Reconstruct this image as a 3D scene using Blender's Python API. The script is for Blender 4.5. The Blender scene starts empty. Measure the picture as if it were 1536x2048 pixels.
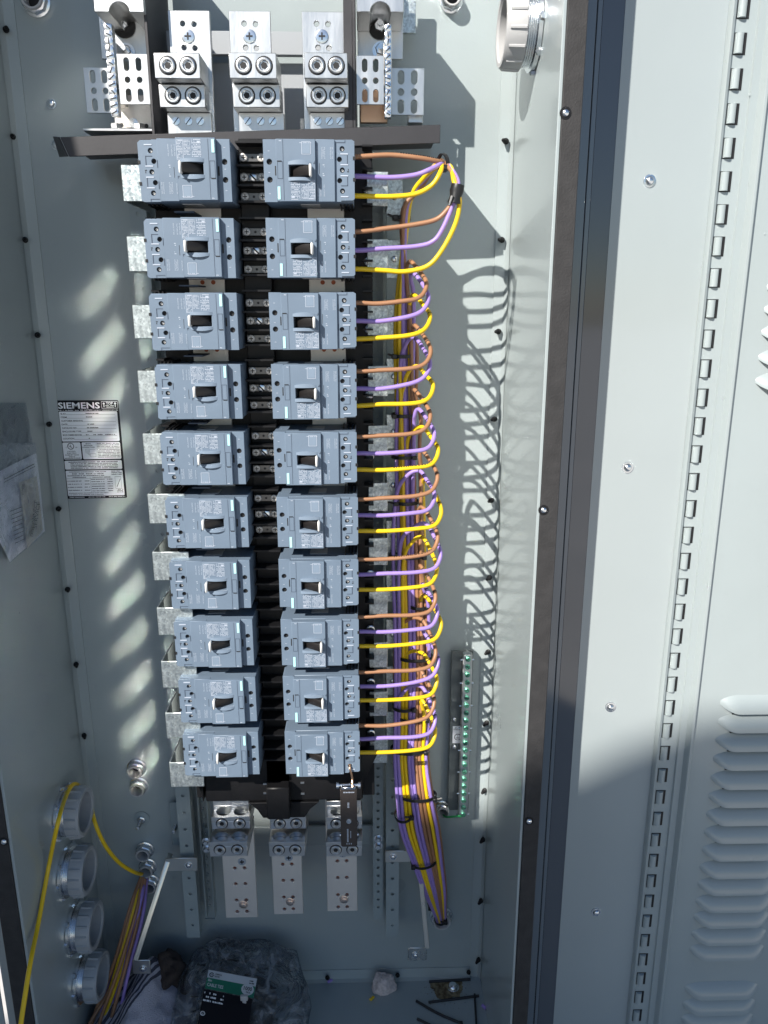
import bpy, bmesh, math, random
from mathutils import Vector, Matrix
from mathutils.geometry import tessellate_polygon
rnd = random.Random(7)
R_ = math.radians
scn = bpy.context.scene
col = scn.collection

# ------------------------------------------------------------------ camera
CAM = Vector((0.0, -1.075, 1.47))
PITCH, YAW, FPX = R_(14.87), R_(1.5), 1538.0
camd = bpy.data.cameras.new('camera')
camo = bpy.data.objects.new('camera', camd); col.objects.link(camo)
camo.location = CAM
camo.rotation_euler = (R_(90) - PITCH, 0, -YAW)
camd.sensor_fit = 'VERTICAL'; camd.sensor_height = 36.0
camd.lens = FPX / 2048 * 36.0
camd.clip_start = 0.02; camd.clip_end = 2000
scn.camera = camo
Fv = Vector((math.sin(YAW)*math.cos(PITCH), math.cos(YAW)*math.cos(PITCH), -math.sin(PITCH)))
Rv = Vector((math.cos(YAW), -math.sin(YAW), 0)); Uv = Rv.cross(Fv)

# measuring helpers: where the photo's sight line (u,v) meets a real plane of the cabinet
def ray(u, v): return Fv*FPX + Rv*(u-768) - Uv*(v-1024)
def atY(u, v, y): d = ray(u, v); return CAM + d*((y-CAM.y)/d.y)
def atX(u, v, x): d = ray(u, v); return CAM + d*((x-CAM.x)/d.x)
def atZ(u, v, z): d = ray(u, v); return CAM + d*((z-CAM.z)/d.z)

# ------------------------------------------------------------------ light
SUN_AZ, SUN_EL = 38.0, 35.0       # sun stands behind the camera, to its left
world = bpy.data.worlds.new('World'); scn.world = world; world.use_nodes = True
wn = world.node_tree.nodes; wl = world.node_tree.links
bg = wn['Background']; sky = wn.new('ShaderNodeTexSky')
sky.sky_type = 'NISHITA'; sky.sun_disc = False
sky.sun_elevation = R_(SUN_EL)
sky.air_density = 1.0; sky.dust_density = 0.2; sky.ozone_density = 3.0
bg.inputs['Strength'].default_value = 0.064
wl.new(sky.outputs[0], bg.inputs['Color'])
sd = Vector((math.sin(R_(SUN_AZ))*math.cos(R_(SUN_EL)), math.cos(R_(SUN_AZ))*math.cos(R_(SUN_EL)), -math.sin(R_(SUN_EL))))
tosun = -sd
sky.sun_rotation = math.atan2(tosun.x, tosun.y)
sl = bpy.data.lights.new('sun', 'SUN'); sl.energy = 5.0; sl.angle = R_(0.53); sl.color = (1, .95, .88)
so = bpy.data.objects.new('sun', sl); col.objects.link(so)
so.rotation_euler = sd.to_track_quat('-Z', 'Y').to_euler(); so.location = (-3, -4, 6)
scn.view_settings.view_transform = 'Standard'; scn.view_settings.look = 'None'
scn.view_settings.exposure = 0.70; scn.view_settings.gamma = 1.0
scn.render.engine = 'CYCLES'
scn.cycles.use_denoising = True
scn.cycles.max_bounces = 8; scn.cycles.glossy_bounces = 4; scn.cycles.diffuse_bounces = 4
scn.cycles.caustics_reflective = True; scn.cycles.blur_glossy = 0.0
scn.cycles.sample_clamp_indirect = 0.0

# ------------------------------------------------------------------ materials
def new_mat(name):
    m = bpy.data.materials.new(name); m.use_nodes = True
    nt = m.node_tree; b = nt.nodes['Principled BSDF']
    return m, nt, b
def srgb(r, g, b):
    f = lambda c: ((c/255+.055)/1.055)**2.4 if c > 10 else c/255/12.92
    return (f(r), f(g), f(b), 1)
def mat(name, colr, rough=.5, metal=0., var=.0, vscale=30., bump=0., bscale=200., rvar=0., spec=.5, stretch=None, coat=0., world=False):
    m, nt, b = new_mat(name)
    c = colr if len(colr) == 4 else (*colr, 1)
    b.inputs['Base Color'].default_value = c
    b.inputs['Roughness'].default_value = rough; b.inputs['Metallic'].default_value = metal
    b.inputs['Specular IOR Level'].default_value = spec
    if coat:
        b.inputs['Coat Weight'].default_value = coat; b.inputs['Coat Roughness'].default_value = .08
    tc = nt.nodes.new('ShaderNodeTexCoord')
    src = tc.outputs['Object']
    if world: src = nt.nodes.new('ShaderNodeNewGeometry').outputs['Position']
    if stretch:
        mp = nt.nodes.new('ShaderNodeMapping'); mp.inputs['Scale'].default_value = stretch
        nt.links.new(src, mp.inputs['Vector']); src = mp.outputs['Vector']
    if var or rvar:
        n = nt.nodes.new('ShaderNodeTexNoise'); n.inputs['Scale'].default_value = vscale
        n.inputs['Detail'].default_value = 6; nt.links.new(src, n.inputs['Vector'])
        if var:
            mx = nt.nodes.new('ShaderNodeMix'); mx.data_type = 'RGBA'
            mx.inputs[6].default_value = tuple(x*(1-var) for x in c[:3])+(1,)
            mx.inputs[7].default_value = tuple(min(1, x*(1+var)) for x in c[:3])+(1,)
            nt.links.new(n.outputs['Fac'], mx.inputs[0]); nt.links.new(mx.outputs[2], b.inputs['Base Color'])
        if rvar:
            mr = nt.nodes.new('ShaderNodeMapRange'); mr.inputs[1].default_value = 0; mr.inputs[2].default_value = 1
            mr.inputs[3].default_value = max(.02, rough-rvar); mr.inputs[4].default_value = rough+rvar
            nt.links.new(n.outputs['Fac'], mr.inputs[0]); nt.links.new(mr.outputs[0], b.inputs['Roughness'])
    if bump:
        n2 = nt.nodes.new('ShaderNodeTexNoise'); n2.inputs['Scale'].default_value = bscale; n2.inputs['Detail'].default_value = 3
        nt.links.new(src, n2.inputs['Vector'])
        bp = nt.nodes.new('ShaderNodeBump'); bp.inputs['Strength'].default_value = bump; bp.inputs['Distance'].default_value = .002
        nt.links.new(n2.outputs['Fac'], bp.inputs['Height']); nt.links.new(bp.outputs[0], b.inputs['Normal'])
    return m
M = {}
M['paint'] = mat('grey_enamel', (.318, .362, .366), .30, var=.07, vscale=7, bump=.06, bscale=260, rvar=.06, coat=.35)
M['paint_gloss'] = mat('glossy_grey_enamel', (.325, .365, .37), .22, var=.06, vscale=6, bump=.03, bscale=240, rvar=.07, coat=.6)
M['dark_gloss'] = mat('dark_glossy_enamel', (.070, .080, .096), .06, var=.1, vscale=3, bump=.008, bscale=60, coat=1.)  # shade and reflections along the panel edge put into the base colour
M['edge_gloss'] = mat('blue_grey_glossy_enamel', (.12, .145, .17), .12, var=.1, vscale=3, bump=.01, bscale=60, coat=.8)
M['plate_grey'] = mat('dark_grey_glossy_plate', (.11, .125, .125), .22, var=.1, vscale=20, bump=.03)
M['paint_rail'] = mat('rail_grey_enamel', (.275, .325, .335), .38, var=.06, vscale=20, bump=.04, bscale=300)
M['gasket'] = mat('black_gasket', (.026, .025, .0255), .75, var=.5, vscale=60, bump=.3, bscale=400)
M['barrier'] = mat('black_barrier_plastic', (.031, .030, .033), .45, var=.25, vscale=25, bump=.05)
M['black'] = mat('black_plastic', (.008, .008, .009), .45, var=.4, vscale=40, bump=.05, spec=.3)
M['black_hole'] = mat('black_recess', (.006, .006, .007), .6)
M['tie'] = mat('black_nylon', (.012, .012, .013), .4, bump=.1)
M['blue'] = mat('blue_grey_moulding', (.135, .182, .242), .48, var=.14, vscale=17, bump=.05, bscale=900, rvar=.10, world=True)
M['blue_lt'] = mat('pale_blue_grey_moulding', (.18, .235, .305), .5, var=.06, vscale=60)
M['blue_dk'] = mat('groove_blue_grey', (.045, .065, .10), .6)
M['print'] = mat('pale_print', (.42, .47, .55), .6)
M['teal'] = mat('pale_teal_tab', (.42, .72, .72), .5)
M['white'] = mat('white_plastic', (.82, .80, .76), .35, var=.04, vscale=100)
M['toggle'] = mat('dark_toggle_plastic', (.012, .010, .0095), .42, bump=.05)
M['alu'] = mat('tin_plated_aluminium', (.60, .61, .61), .36, 1., var=.22, vscale=18, bump=.06, bscale=120, rvar=.09, stretch=(3, 3, .6))
M['alu_dull'] = mat('dull_tin_plated_bar', (.66, .63, .59), .42, .45, var=.18, vscale=10, bump=.08, bscale=160, rvar=.1, stretch=(2, 2, .5))
M['zinc'] = mat('bright_zinc', (.78, .80, .82), .24, 1., var=.15, vscale=60, rvar=.1)
M['steel'] = mat('bent_zinc_strip', (.72, .70, .64), .3, 1., var=.1, vscale=12, rvar=.1)
M['copper'] = mat('copper_bar', (.80, .50, .32), .33, 1., var=.2, vscale=10, rvar=.1)
M['stud_metal'] = mat('pinkish_stud_metal', (.74, .60, .52), .3, 1., var=.1)
M['copper_hole'] = mat('copper_hole_edge', (.35, .10, .05), .5, .6)
M['pvc'] = mat('grey_conduit_plastic', (.33, .35, .37), .42, var=.05, vscale=20, bump=.04)
M['pvc_lt'] = mat('pale_conduit_plastic', (.42, .42, .42), .42, var=.05, vscale=20, bump=.04)
M['w_brown'] = mat('brown_insulation', (.33, .165, .085), .4, var=.08, vscale=80)
M['w_purple'] = mat('purple_insulation', (.32, .22, .56), .38, var=.06, vscale=80)
M['w_yellow'] = mat('yellow_insulation', (.80, .53, .012), .36, var=.05, vscale=80)
M['w_green'] = mat('green_insulation', (.02, .30, .08), .36)
M['ink'] = mat('black_ink', (.012, .012, .016), .5)
M['lbl_white'] = mat('label_white', (.84, .86, .88), .25, var=.02)
M['lbl_black'] = mat('label_black', (.006, .006, .009), .5, spec=.2)
M['paper'] = mat('white_paper', (.80, .82, .88), .6, var=.05, vscale=20)
M['tag_paper'] = mat('cream_tag_card', (.72, .68, .60), .6, var=.15, vscale=60)
M['green_screw'] = mat('green_screw_zinc', (.09, .30, .21), .3, .7, var=.2, vscale=200)
M['cloth_dark'] = mat('dark_brown_rag', (.05, .036, .03), .9, var=.4, vscale=40, bump=.6, bscale=300)
M['stone'] = mat('pale_pitted_stone', (.55, .48, .46), .9, var=.55, vscale=160, bump=.8, bscale=200)
M['tool'] = mat('brown_black_handle', (.045, .036, .032), .45, var=.3, vscale=60, bump=.1)
M['bag_dark'] = mat('heap_of_black_ties', (.016, .014, .016), .35, var=.5, vscale=60, bump=.8, bscale=90)
M['card_green'] = mat('green_card', (.012, .20, .12), .35)
M['card_white'] = mat('white_card', (.70, .72, .74), .35)
M['concrete'] = mat('dusty_ground', (.60, .58, .55), .95, var=.25, vscale=1.5, bump=.4, bscale=30)
M['wallpaint'] = mat('brown_wall_render', (.58, .53, .48), .9, var=.2, vscale=2, bump=.2, bscale=40)  # pale so the added block bounces light back to the cabinet
M['roofing'] = mat('dark_roof_sheet', (.08, .08, .085), .6, var=.2, vscale=3)
M['alu_dark'] = mat('dark_tarnished_strap', (.16, .155, .15), .38, .9, var=.3, vscale=60)
M['olive'] = mat('olive_tint_strap', (.30, .29, .10), .4, .85, var=.2, vscale=60)

def galv():
    m, nt, b = new_mat('spangled_galvanised_steel')
    tc = nt.nodes.new('ShaderNodeTexCoord')
    v = nt.nodes.new('ShaderNodeTexVoronoi'); v.inputs['Scale'].default_value = 330
    n = nt.nodes.new('ShaderNodeTexNoise'); n.inputs['Scale'].default_value = 260; n.inputs['Detail'].default_value = 4
    nt.links.new(tc.outputs['Object'], v.inputs['Vector']); nt.links.new(tc.outputs['Object'], n.inputs['Vector'])
    sep = nt.nodes.new('ShaderNodeSeparateColor'); nt.links.new(v.outputs['Color'], sep.inputs[0])
    ad = nt.nodes.new('ShaderNodeMath'); ad.operation = 'MULTIPLY_ADD'; ad.inputs[1].default_value = .5
    nt.links.new(sep.outputs[0], ad.inputs[0]); nt.links.new(n.outputs['Fac'], ad.inputs[2])
    cr = nt.nodes.new('ShaderNodeValToRGB')
    cr.color_ramp.elements[0].position = .35; cr.color_ramp.elements[0].color = (.30, .34, .35, 1)
    cr.color_ramp.elements[1].position = 1.0; cr.color_ramp.elements[1].color = (.62, .68, .68, 1)
    nt.links.new(ad.outputs[0], cr.inputs[0]); nt.links.new(cr.outputs[0], b.inputs['Base Color'])
    mr = nt.nodes.new('ShaderNodeMapRange'); mr.inputs[3].default_value = .28; mr.inputs[4].default_value = .5
    nt.links.new(sep.outputs[1], mr.inputs[0]); nt.links.new(mr.outputs[0], b.inputs['Roughness'])
    b.inputs['Metallic'].default_value = .85
    return m
M['galv'] = galv()
M['sheet'] = mat('smooth_zinc_sheet', (.86, .87, .84), .12, 1., var=.08, vscale=40, bump=.03, bscale=40)
def bagfilm(hz=.42):
    m, nt, b = new_mat('clear_poly_film')
    out = nt.nodes['Material Output']
    gl = nt.nodes.new('ShaderNodeBsdfGlossy'); gl.inputs['Roughness'].default_value = .08
    gl.inputs['Color'].default_value = (.8, .85, .9, 1)
    tr = nt.nodes.new('ShaderNodeBsdfTransparent'); tr.inputs['Color'].default_value = (.86, .88, .9, 1)
    mx = nt.nodes.new('ShaderNodeMixShader')
    fr = nt.nodes.new('ShaderNodeFresnel'); fr.inputs['IOR'].default_value = 1.45
    tc = nt.nodes.new('ShaderNodeTexCoord'); n = nt.nodes.new('ShaderNodeTexNoise'); n.inputs['Scale'].default_value = 22
    n.inputs['Detail'].default_value = 5; n.inputs['Distortion'].default_value = 1.5
    nt.links.new(tc.outputs['Object'], n.inputs['Vector'])
    bp = nt.nodes.new('ShaderNodeBump'); bp.inputs['Strength'].default_value = 1.; bp.inputs['Distance'].default_value = .03
    nt.links.new(n.outputs['Fac'], bp.inputs['Height'])
    nt.links.new(bp.outputs[0], gl.inputs['Normal']); nt.links.new(bp.outputs[0], fr.inputs['Normal'])
    ad = nt.nodes.new('ShaderNodeMath'); ad.operation = 'ADD'; ad.inputs[1].default_value = .05
    nt.links.new(fr.outputs[0], ad.inputs[0]); nt.links.new(ad.outputs[0], mx.inputs[0])
    nt.links.new(tr.outputs[0], mx.inputs[1]); nt.links.new(gl.outputs[0], mx.inputs[2])
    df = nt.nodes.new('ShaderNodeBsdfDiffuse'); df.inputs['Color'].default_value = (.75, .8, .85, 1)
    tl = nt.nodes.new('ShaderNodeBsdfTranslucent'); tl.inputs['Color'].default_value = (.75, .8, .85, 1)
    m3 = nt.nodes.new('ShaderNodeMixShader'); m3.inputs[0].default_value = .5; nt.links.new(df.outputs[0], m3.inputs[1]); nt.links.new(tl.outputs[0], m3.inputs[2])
    mr = nt.nodes.new('ShaderNodeMapRange'); mr.inputs[1].default_value = .50; mr.inputs[2].default_value = .68; mr.inputs[3].default_value = .02; mr.inputs[4].default_value = hz  # noise-shaped white haze painted in for the film's highlights
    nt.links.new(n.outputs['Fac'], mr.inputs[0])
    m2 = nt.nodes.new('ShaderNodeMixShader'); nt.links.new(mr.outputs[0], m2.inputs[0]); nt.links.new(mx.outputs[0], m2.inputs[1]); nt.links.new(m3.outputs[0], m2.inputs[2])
    nt.links.new(m2.outputs[0], out.inputs['Surface'])
    return m
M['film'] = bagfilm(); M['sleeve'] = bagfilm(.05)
def towel():
    m, nt, b = new_mat('striped_towel'); b.inputs['Roughness'].default_value = .95
    uv = nt.nodes.new('ShaderNodeUVMap'); sp = nt.nodes.new('ShaderNodeSeparateXYZ'); nt.links.new(uv.outputs[0], sp.inputs[0])
    cr = nt.nodes.new('ShaderNodeValToRGB'); cr.color_ramp.interpolation = 'CONSTANT'
    lt, dk = (.60, .57, .63, 1), (.09, .09, .12, 1)
    el = cr.color_ramp.elements; el[0].position = 0; el[0].color = lt; el[1].position = .60; el[1].color = dk
    for p, c in ((.615, lt), (.632, dk), (.647, lt), (.664, dk), (.69, lt), (.715, dk), (.73, lt), (.75, dk), (.775, lt), (.80, dk), (.815, lt)):
        e = el.new(p); e.color = c
    nt.links.new(sp.outputs[0], cr.inputs[0])
    n = nt.nodes.new('ShaderNodeTexNoise'); n.inputs['Scale'].default_value = 500
    tc = nt.nodes.new('ShaderNodeTexCoord'); nt.links.new(tc.outputs['Object'], n.inputs['Vector'])
    mx = nt.nodes.new('ShaderNodeMix'); mx.data_type = 'RGBA'; mx.blend_type = 'MULTIPLY'; mx.inputs[0].default_value = .3
    nt.links.new(cr.outputs[0], mx.inputs[6]); nt.links.new(n.outputs['Fac'], mx.inputs[7]); nt.links.new(mx.outputs[2], b.inputs['Base Color'])
    bp = nt.nodes.new('ShaderNodeBump'); bp.inputs['Strength'].default_value = .8; bp.inputs['Distance'].default_value = .003
    nt.links.new(n.outputs['Fac'], bp.inputs['Height']); nt.links.new(bp.outputs[0], b.inputs['Normal'])
    return m
M['towel'] = towel()

# ------------------------------------------------------------------ mesh builder
class MB:
    def __init__(s): s.v = []; s.f = []; s.uv = None
    def add(s, vs, fs):
        o = len(s.v); s.v += [Vector(p) for p in vs]; s.f += [tuple(i+o for i in f) for f in fs]; return s
    def box(s, x0, x1, y0, y1, z0, z1):
        return s.add([(x0,y0,z0),(x1,y0,z0),(x1,y1,z0),(x0,y1,z0),(x0,y0,z1),(x1,y0,z1),(x1,y1,z1),(x0,y1,z1)],
              [(0,3,2,1),(4,5,6,7),(0,1,5,4),(1,2,6,5),(2,3,7,6),(3,0,4,7)])
    def cyl(s, a, b, r0, r1=None, seg=16, cap0=True, cap1=True):
        r1 = r0 if r1 is None else r1
        a, b = Vector(a), Vector(b); d = (b-a).normalized()
        t = d.orthogonal().normalized(); w = d.cross(t); vs = []
        for k in range(seg):
            q = 2*math.pi*k/seg; e = t*math.cos(q)+w*math.sin(q)
            vs += [a+e*r0, b+e*r1]
        fs = [(2*k, 2*((k+1) % seg), 2*((k+1) % seg)+1, 2*k+1) for k in range(seg)]
        if cap0: fs.append(tuple(2*k for k in reversed(range(seg))))
        if cap1: fs.append(tuple(2*k+1 for k in range(seg)))
        return s.add(vs, fs)
    def lathe(s, c, axis, prof, seg=24, phase=0.):
        c = Vector(c); d = Vector(axis).normalized(); t = d.orthogonal().normalized(); w = d.cross(t); vs = []; n = len(prof)
        for k in range(seg):
            q = 2*math.pi*k/seg+phase; e = t*math.cos(q)+w*math.sin(q)
            vs += [c+d*h+e*r for h, r in prof]
        fs = []
        for k in range(seg):
            k2 = (k+1) % seg
            for j in range(n-1): fs.append((k*n+j, k2*n+j, k2*n+j+1, k*n+j+1))
        return s.add(vs, fs)
    def tube(s, path, r, seg=10, caps=True, ry=None):
        P = [Vector(p) for p in path]; n = len(P); vs = []
        T = [(P[min(i+1, n-1)]-P[max(i-1, 0)]).normalized() for i in range(n)]
        u = T[0].orthogonal().normalized()
        for i in range(n):
            u = (u - T[i]*u.dot(T[i]))
            u = u.normalized() if u.length > 1e-6 else T[i].orthogonal().normalized()
            w = T[i].cross(u)
            rr = r(i/(n-1)) if callable(r) else r
            for k in range(seg):
                q = 2*math.pi*k/seg; vs.append(P[i]+u*math.cos(q)*rr+w*math.sin(q)*(ry or rr))
        fs = [(i*seg+k, i*seg+(k+1) % seg, (i+1)*seg+(k+1) % seg, (i+1)*seg+k) for i in range(n-1) for k in range(seg)]
        if caps: fs += [tuple(reversed(range(seg))), tuple((n-1)*seg+k for k in range(seg))]
        return s.add(vs, fs)
    def plate(s, outline, holes, t, fr):
        """2D polygon with holes, extruded by t along the frame's third axis. fr = (origin, ex, ey, en)"""
        o, ex, ey, en = [Vector(q) for q in fr]
        loops = [outline]+list(holes)
        flat = [p for l in loops for p in l]
        tris = tessellate_polygon([[Vector((p[0], p[1], 0)) for p in l] for l in loops])
        n = len(flat)
        vs = [o+ex*p[0]+ey*p[1] for p in flat]+[o+ex*p[0]+ey*p[1]+en*t for p in flat]
        fs = [tuple(q) for q in tris]+[tuple(i+n for i in reversed(q)) for q in tris]
        b = 0
        for l in loops:
            m = len(l)
            for k in range(m): fs.append((b+k, b+(k+1) % m, b+(k+1) % m+n, b+k+n))
            b += m
        return s.add(vs, fs)
    def quad(s, a, b, c, d): return s.add([a, b, c, d], [(0, 1, 2, 3)])
    def build(s, name, m, parent=None, bevel=0., sharp=40., loc=None, smooth=True):
        me = bpy.data.meshes.new(name)
        off = Vector((0, 0, 0))
        if parent is not None:
            p = parent
            while p is not None: off += p.location; p = p.parent
        if loc is not None: off = Vector(loc)
        me.from_pydata([v-off for v in s.v], [], s.f)
        bm = bmesh.new(); bm.from_mesh(me)
        bmesh.ops.recalc_face_normals(bm, faces=bm.faces)
        if bevel:
            es = [e for e in bm.edges if len(e.link_faces) == 2 and e.calc_face_angle(0) > .6]
            bmesh.ops.bevel(bm, geom=es, offset=bevel, segments=1, affect='EDGES', clamp_overlap=True)
        bm.to_mesh(me); bm.free()
        if smooth and me.polygons:
            me.polygons.foreach_set('use_smooth', [True]*len(me.polygons)); me.set_sharp_from_angle(angle=R_(sharp))
        me.materials.append(M[m] if isinstance(m, str) else m)
        o = bpy.data.objects.new(name, me); col.objects.link(o)
        if parent is not None: o.parent = parent
        elif loc is not None: o.location = loc
        return o
def circ(cx, cy, r, seg=12, ry=None): return [(cx+r*math.cos(2*math.pi*k/seg), cy+(ry or r)*math.sin(2*math.pi*k/seg)) for k in range(seg)]
def slot(cx, cy, r, h, seg=6):
    return [(cx+r*math.cos(math.pi*k/seg), cy+h+r*math.sin(math.pi*k/seg)) for k in range(seg+1)] + \
           [(cx-r*math.cos(math.pi*k/seg), cy-h-r*math.sin(math.pi*k/seg)) for k in range(seg+1)]
def rect(x0, x1, y0, y1): return [(x0, y0), (x1, y0), (x1, y1), (x0, y1)]
FRONT = lambda x, y, z: ((x, y, z), (1, 0, 0), (0, 0, 1), (0, 1, 0))     # seen from the front, thickness goes back

def tag(o, label, cat, group=None, kind=None):
    o['label'] = label; o['category'] = cat
    if group: o['group'] = group
    if kind: o['kind'] = kind
    return o
def thing(name, loc, label, cat, group=None):
    o = bpy.data.objects.new(name, None); col.objects.link(o); o.location = loc; o.empty_display_size = .02
    return tag(o, label, cat, group)
def copy_thing(root, loc, roty=None):
    r = root.copy(); col.objects.link(r); r.location = loc
    if roty is not None: r.rotation_euler = (0, roty, 0)
    for ch in root.children:
        c = ch.copy(); col.objects.link(c); c.parent = r
        for g in ch.children:
            d = g.copy(); col.objects.link(d); d.parent = c
    return r
def copy_part(o, parent, delta):
    c = o.copy(); col.objects.link(c); c.parent = parent; c.location = Vector(o.location)+Vector(delta)
    for g in o.children:
        d = g.copy(); col.objects.link(d); d.parent = c
    return c
def spline(pts, per=8):
    P = [Vector(p) for p in pts]; P = [P[0]*2-P[1]]+P+[P[-1]*2-P[-2]]; out = []
    for i in range(1, len(P)-2):
        p0, p1, p2, p3 = P[i-1:i+3]
        for k in range(per):
            t = k/per
            out.append(.5*((2*p1)+(p2-p0)*t+(2*p0-5*p1+4*p2-p3)*t*t+(3*p1-p0-3*p2+p3)*t**3))
    out.append(P[-2]); return out
def text_geo(body, size, ext=0., off=0.):
    c = bpy.data.curves.new('lettering', 'FONT'); c.body = body; c.size = size; c.resolution_u = 2; c.align_x = 'LEFT'; c.offset = off
    o = bpy.data.objects.new('lettering', c); m = bpy.data.meshes.new_from_object(o)
    vs = [v.co.copy() for v in m.vertices]; fs = [tuple(p.vertices) for p in m.polygons]
    bpy.data.objects.remove(o); bpy.data.curves.remove(c); bpy.data.meshes.remove(m)
    return vs, fs
def add_text(mb, body, fit, mapf, bold=0):
    """fit = (x, y, width, height) in label coordinates, mapf -> world"""
    vs, fs = text_geo(body, 1.0, 0., .022 if bold else 0.)
    if not vs: return
    x0 = min(v.x for v in vs); x1 = max(v.x for v in vs); y0 = 0; y1 = max(v.y for v in vs)
    for dx in (0,):
        mb.add([mapf(fit[0]+dx+(v.x-x0)/(x1-x0)*fit[2], fit[1]+(v.y-y0)/(y1-y0)*fit[3]) for v in vs], fs)
def scribble(mb, x0, x1, y, h, mapf, fill=.8, rg=rnd):
    """a line of print too small to read: short strokes"""
    x = x0
    while x < x1:
        w = rg.uniform(.4, 1.6)*abs(h)
        if rg.random() < fill:
            e = min(x+w*.8, x1); mb.quad(mapf(x, y), mapf(e, y), mapf(e, y+h*rg.uniform(.6, 1)), mapf(x, y+h*.9))
        x += w
def hexhead(mb, c, ax, r, h, washer=0.):
    if washer: mb.lathe(c, ax, [(0, 0), (0, washer), (.0012, washer), (.0012, 0)], 20)
    c2 = Vector(c)+Vector(ax)*(.0012 if washer else 0)
    mb.lathe(c2, ax, [(0, r), (h*.85, r), (h, r*.85), (h, 0)], 6)
def panhead(mb, c, ax, r, h): return mb.lathe(c, ax, [(0, r), (h*.5, r*.95), (h*.85, r*.7), (h, r*.3), (h, 0)], 14)
def cross(mb, c, r, y):
    x, z = c; mb.box(x-r, x+r, y-.0004, y, z-r*.22, z+r*.22); mb.box(x-r*.22, x+r*.22, y-.0005, y, z-r, z+r)
Z0 = 1.47
ORD = ['top', 'second', 'third', 'fourth', 'fifth', 'sixth', 'seventh', 'eighth', 'ninth', 'bottom']
XL, XR, YB, YF, ZF, ZT = -.540, .238, .245, -.056, .10, 2.37

# ------------------------------------------------------------------ ground and an unseen block, added with its outline cut to shade the cabinet foot
g = MB(); g.add([(-60,-60,0),(60,-60,0),(60,60,0),(-60,60,0)], [(0,1,2,3)])
o = g.build('ground', 'concrete'); o['kind'] = 'structure'
YO = -4.6; tt = (YF-YO)/sd.y
def occ(x, z): return (x-sd.x*tt, YO, z-sd.z*tt)
occluder = thing('building', (-3.5, -5.0, 0), 'pale rendered building standing opposite the cabinet', 'building')
prof = [(-4.55, 0, 4.80), (-3.5, 0, 4.80), (-3.29, 0, 4.842), (-3.206, 0, 4.888), (-3.08, 0, 4.945), (-2.6, 0, 4.955)]
b = MB()
outl = [(prof[0][0], 0)]+[(p[0], p[2]-.031) for p in prof]+[(prof[-1][0], 0)]
b.plate(outl, [], 1.2, ((0, YO, 0), (1, 0, 0), (0, 0, 1), (0, -1, 0))); b.build('wall', 'wallpaint', occluder, smooth=False)
b = MB()
for p, q in zip(prof[:-1], prof[1:]):
    b.add([(p[0], YO+.004, p[2]-.03), (q[0], YO+.004, q[2]-.03), (q[0], YO-1.25, q[2]-.03), (p[0], YO-1.25, p[2]-.03),
           (p[0], YO+.004, p[2]), (q[0], YO+.004, q[2]), (q[0], YO-1.25, q[2]), (p[0], YO-1.25, p[2])],
          [(0,3,2,1),(4,5,6,7),(0,1,5,4),(1,2,6,5),(2,3,7,6),(3,0,4,7)])
b.build('roof', 'roofing', occluder, smooth=False)

# ------------------------------------------------------------------ cabinet
cab = thing('electrical_cabinet', (-.15, 0, ZF), 'tall open grey steel cabinet holding breakers and coloured wires', 'cabinet')
MB().box(XL, XR, YB, YB+.003, ZF, ZT).build('back_panel', 'paint', cab)
MB().box(XL-.003, XL, YF+.002, YB+.003, ZF, ZT).build('side_panel', 'paint', cab)
MB().box(XR, XR+.003, YF+.002, YB+.003, ZF, ZT).build('side_panel', 'paint', cab)
MB().box(XL, XR, YF+.002, YB, ZF-.003, ZF).build('floor_panel', 'paint', cab)
MB().box(XL-.003, XR+.003, YF, YB+.003, ZT, ZT+.003).build('top_panel', 'paint', cab)
# folded flanges in the back corners: a sloping strip with a lip
def vflange(xc, sx):
    m = MB(); pr = [(xc+sx*.0005, YB-.014), (xc+sx*.0005, YB-.012), (xc+sx*.006, YB-.0045), (xc+sx*.022, YB-.0025), (xc+sx*.022, YB-.0002)]
    n = len(pr); m.add([(x, y, ZF+.001) for x, y in pr]+[(x, y, ZT-.001) for x, y in pr], [(i, i+1, n+i+1, n+i) for i in range(n-1)])
    return m.build('corner_flange', 'paint', cab)
vflange(XL, 1); vflange(XR, -1)
m = MB(); pr = [(YB-.012, ZF+.0005), (YB-.005, ZF+.004), (YB-.0025, ZF+.024), (YB-.0002, ZF+.024)]
m.add([(XL+.02, y, z) for y, z in pr]+[(XR-.022, y, z) for y, z in pr], [(i, i+1, 4+i+1, 4+i) for i in range(3)]); m.build('corner_flange', 'paint', cab)
# front lips and gaskets
MB().box(XR-.0015, XR+.003, YF-.004, YF+.002, ZF-.01, ZT).build('front_lip', 'paint', cab, .0008)
MB().box(XR+.003, XR+.0275, YF-.006, YF+.10, ZF-.05, ZT).build('gasket', 'gasket', cab, .001)
MB().box(XL-.004, XL+.001, YF-.004, YF+.002, ZF-.01, ZT).build('front_lip', 'paint', cab, .0008)
MB().box(XL-.034, XL-.004, YF-.006, YF+.10, ZF-.05, ZT).build('gasket', 'gasket', cab, .001)
for u, v in ((1131, 226), (1087, 1020), (1058, 1642), (8, 1683)):
    p = atY(u, v, YF-.006); m = MB(); panhead(m, p, (0, -1, 0), .0045, .0035); sc = m.build('gasket_screw', 'zinc', cab)
    m = MB(); m.lathe(p+Vector((0, -.0002, 0)), (0, -1, 0), [(0, .0072), (.0005, .007), (.0005, .004)], 16); m.build('washer', 'black', sc)
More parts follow.
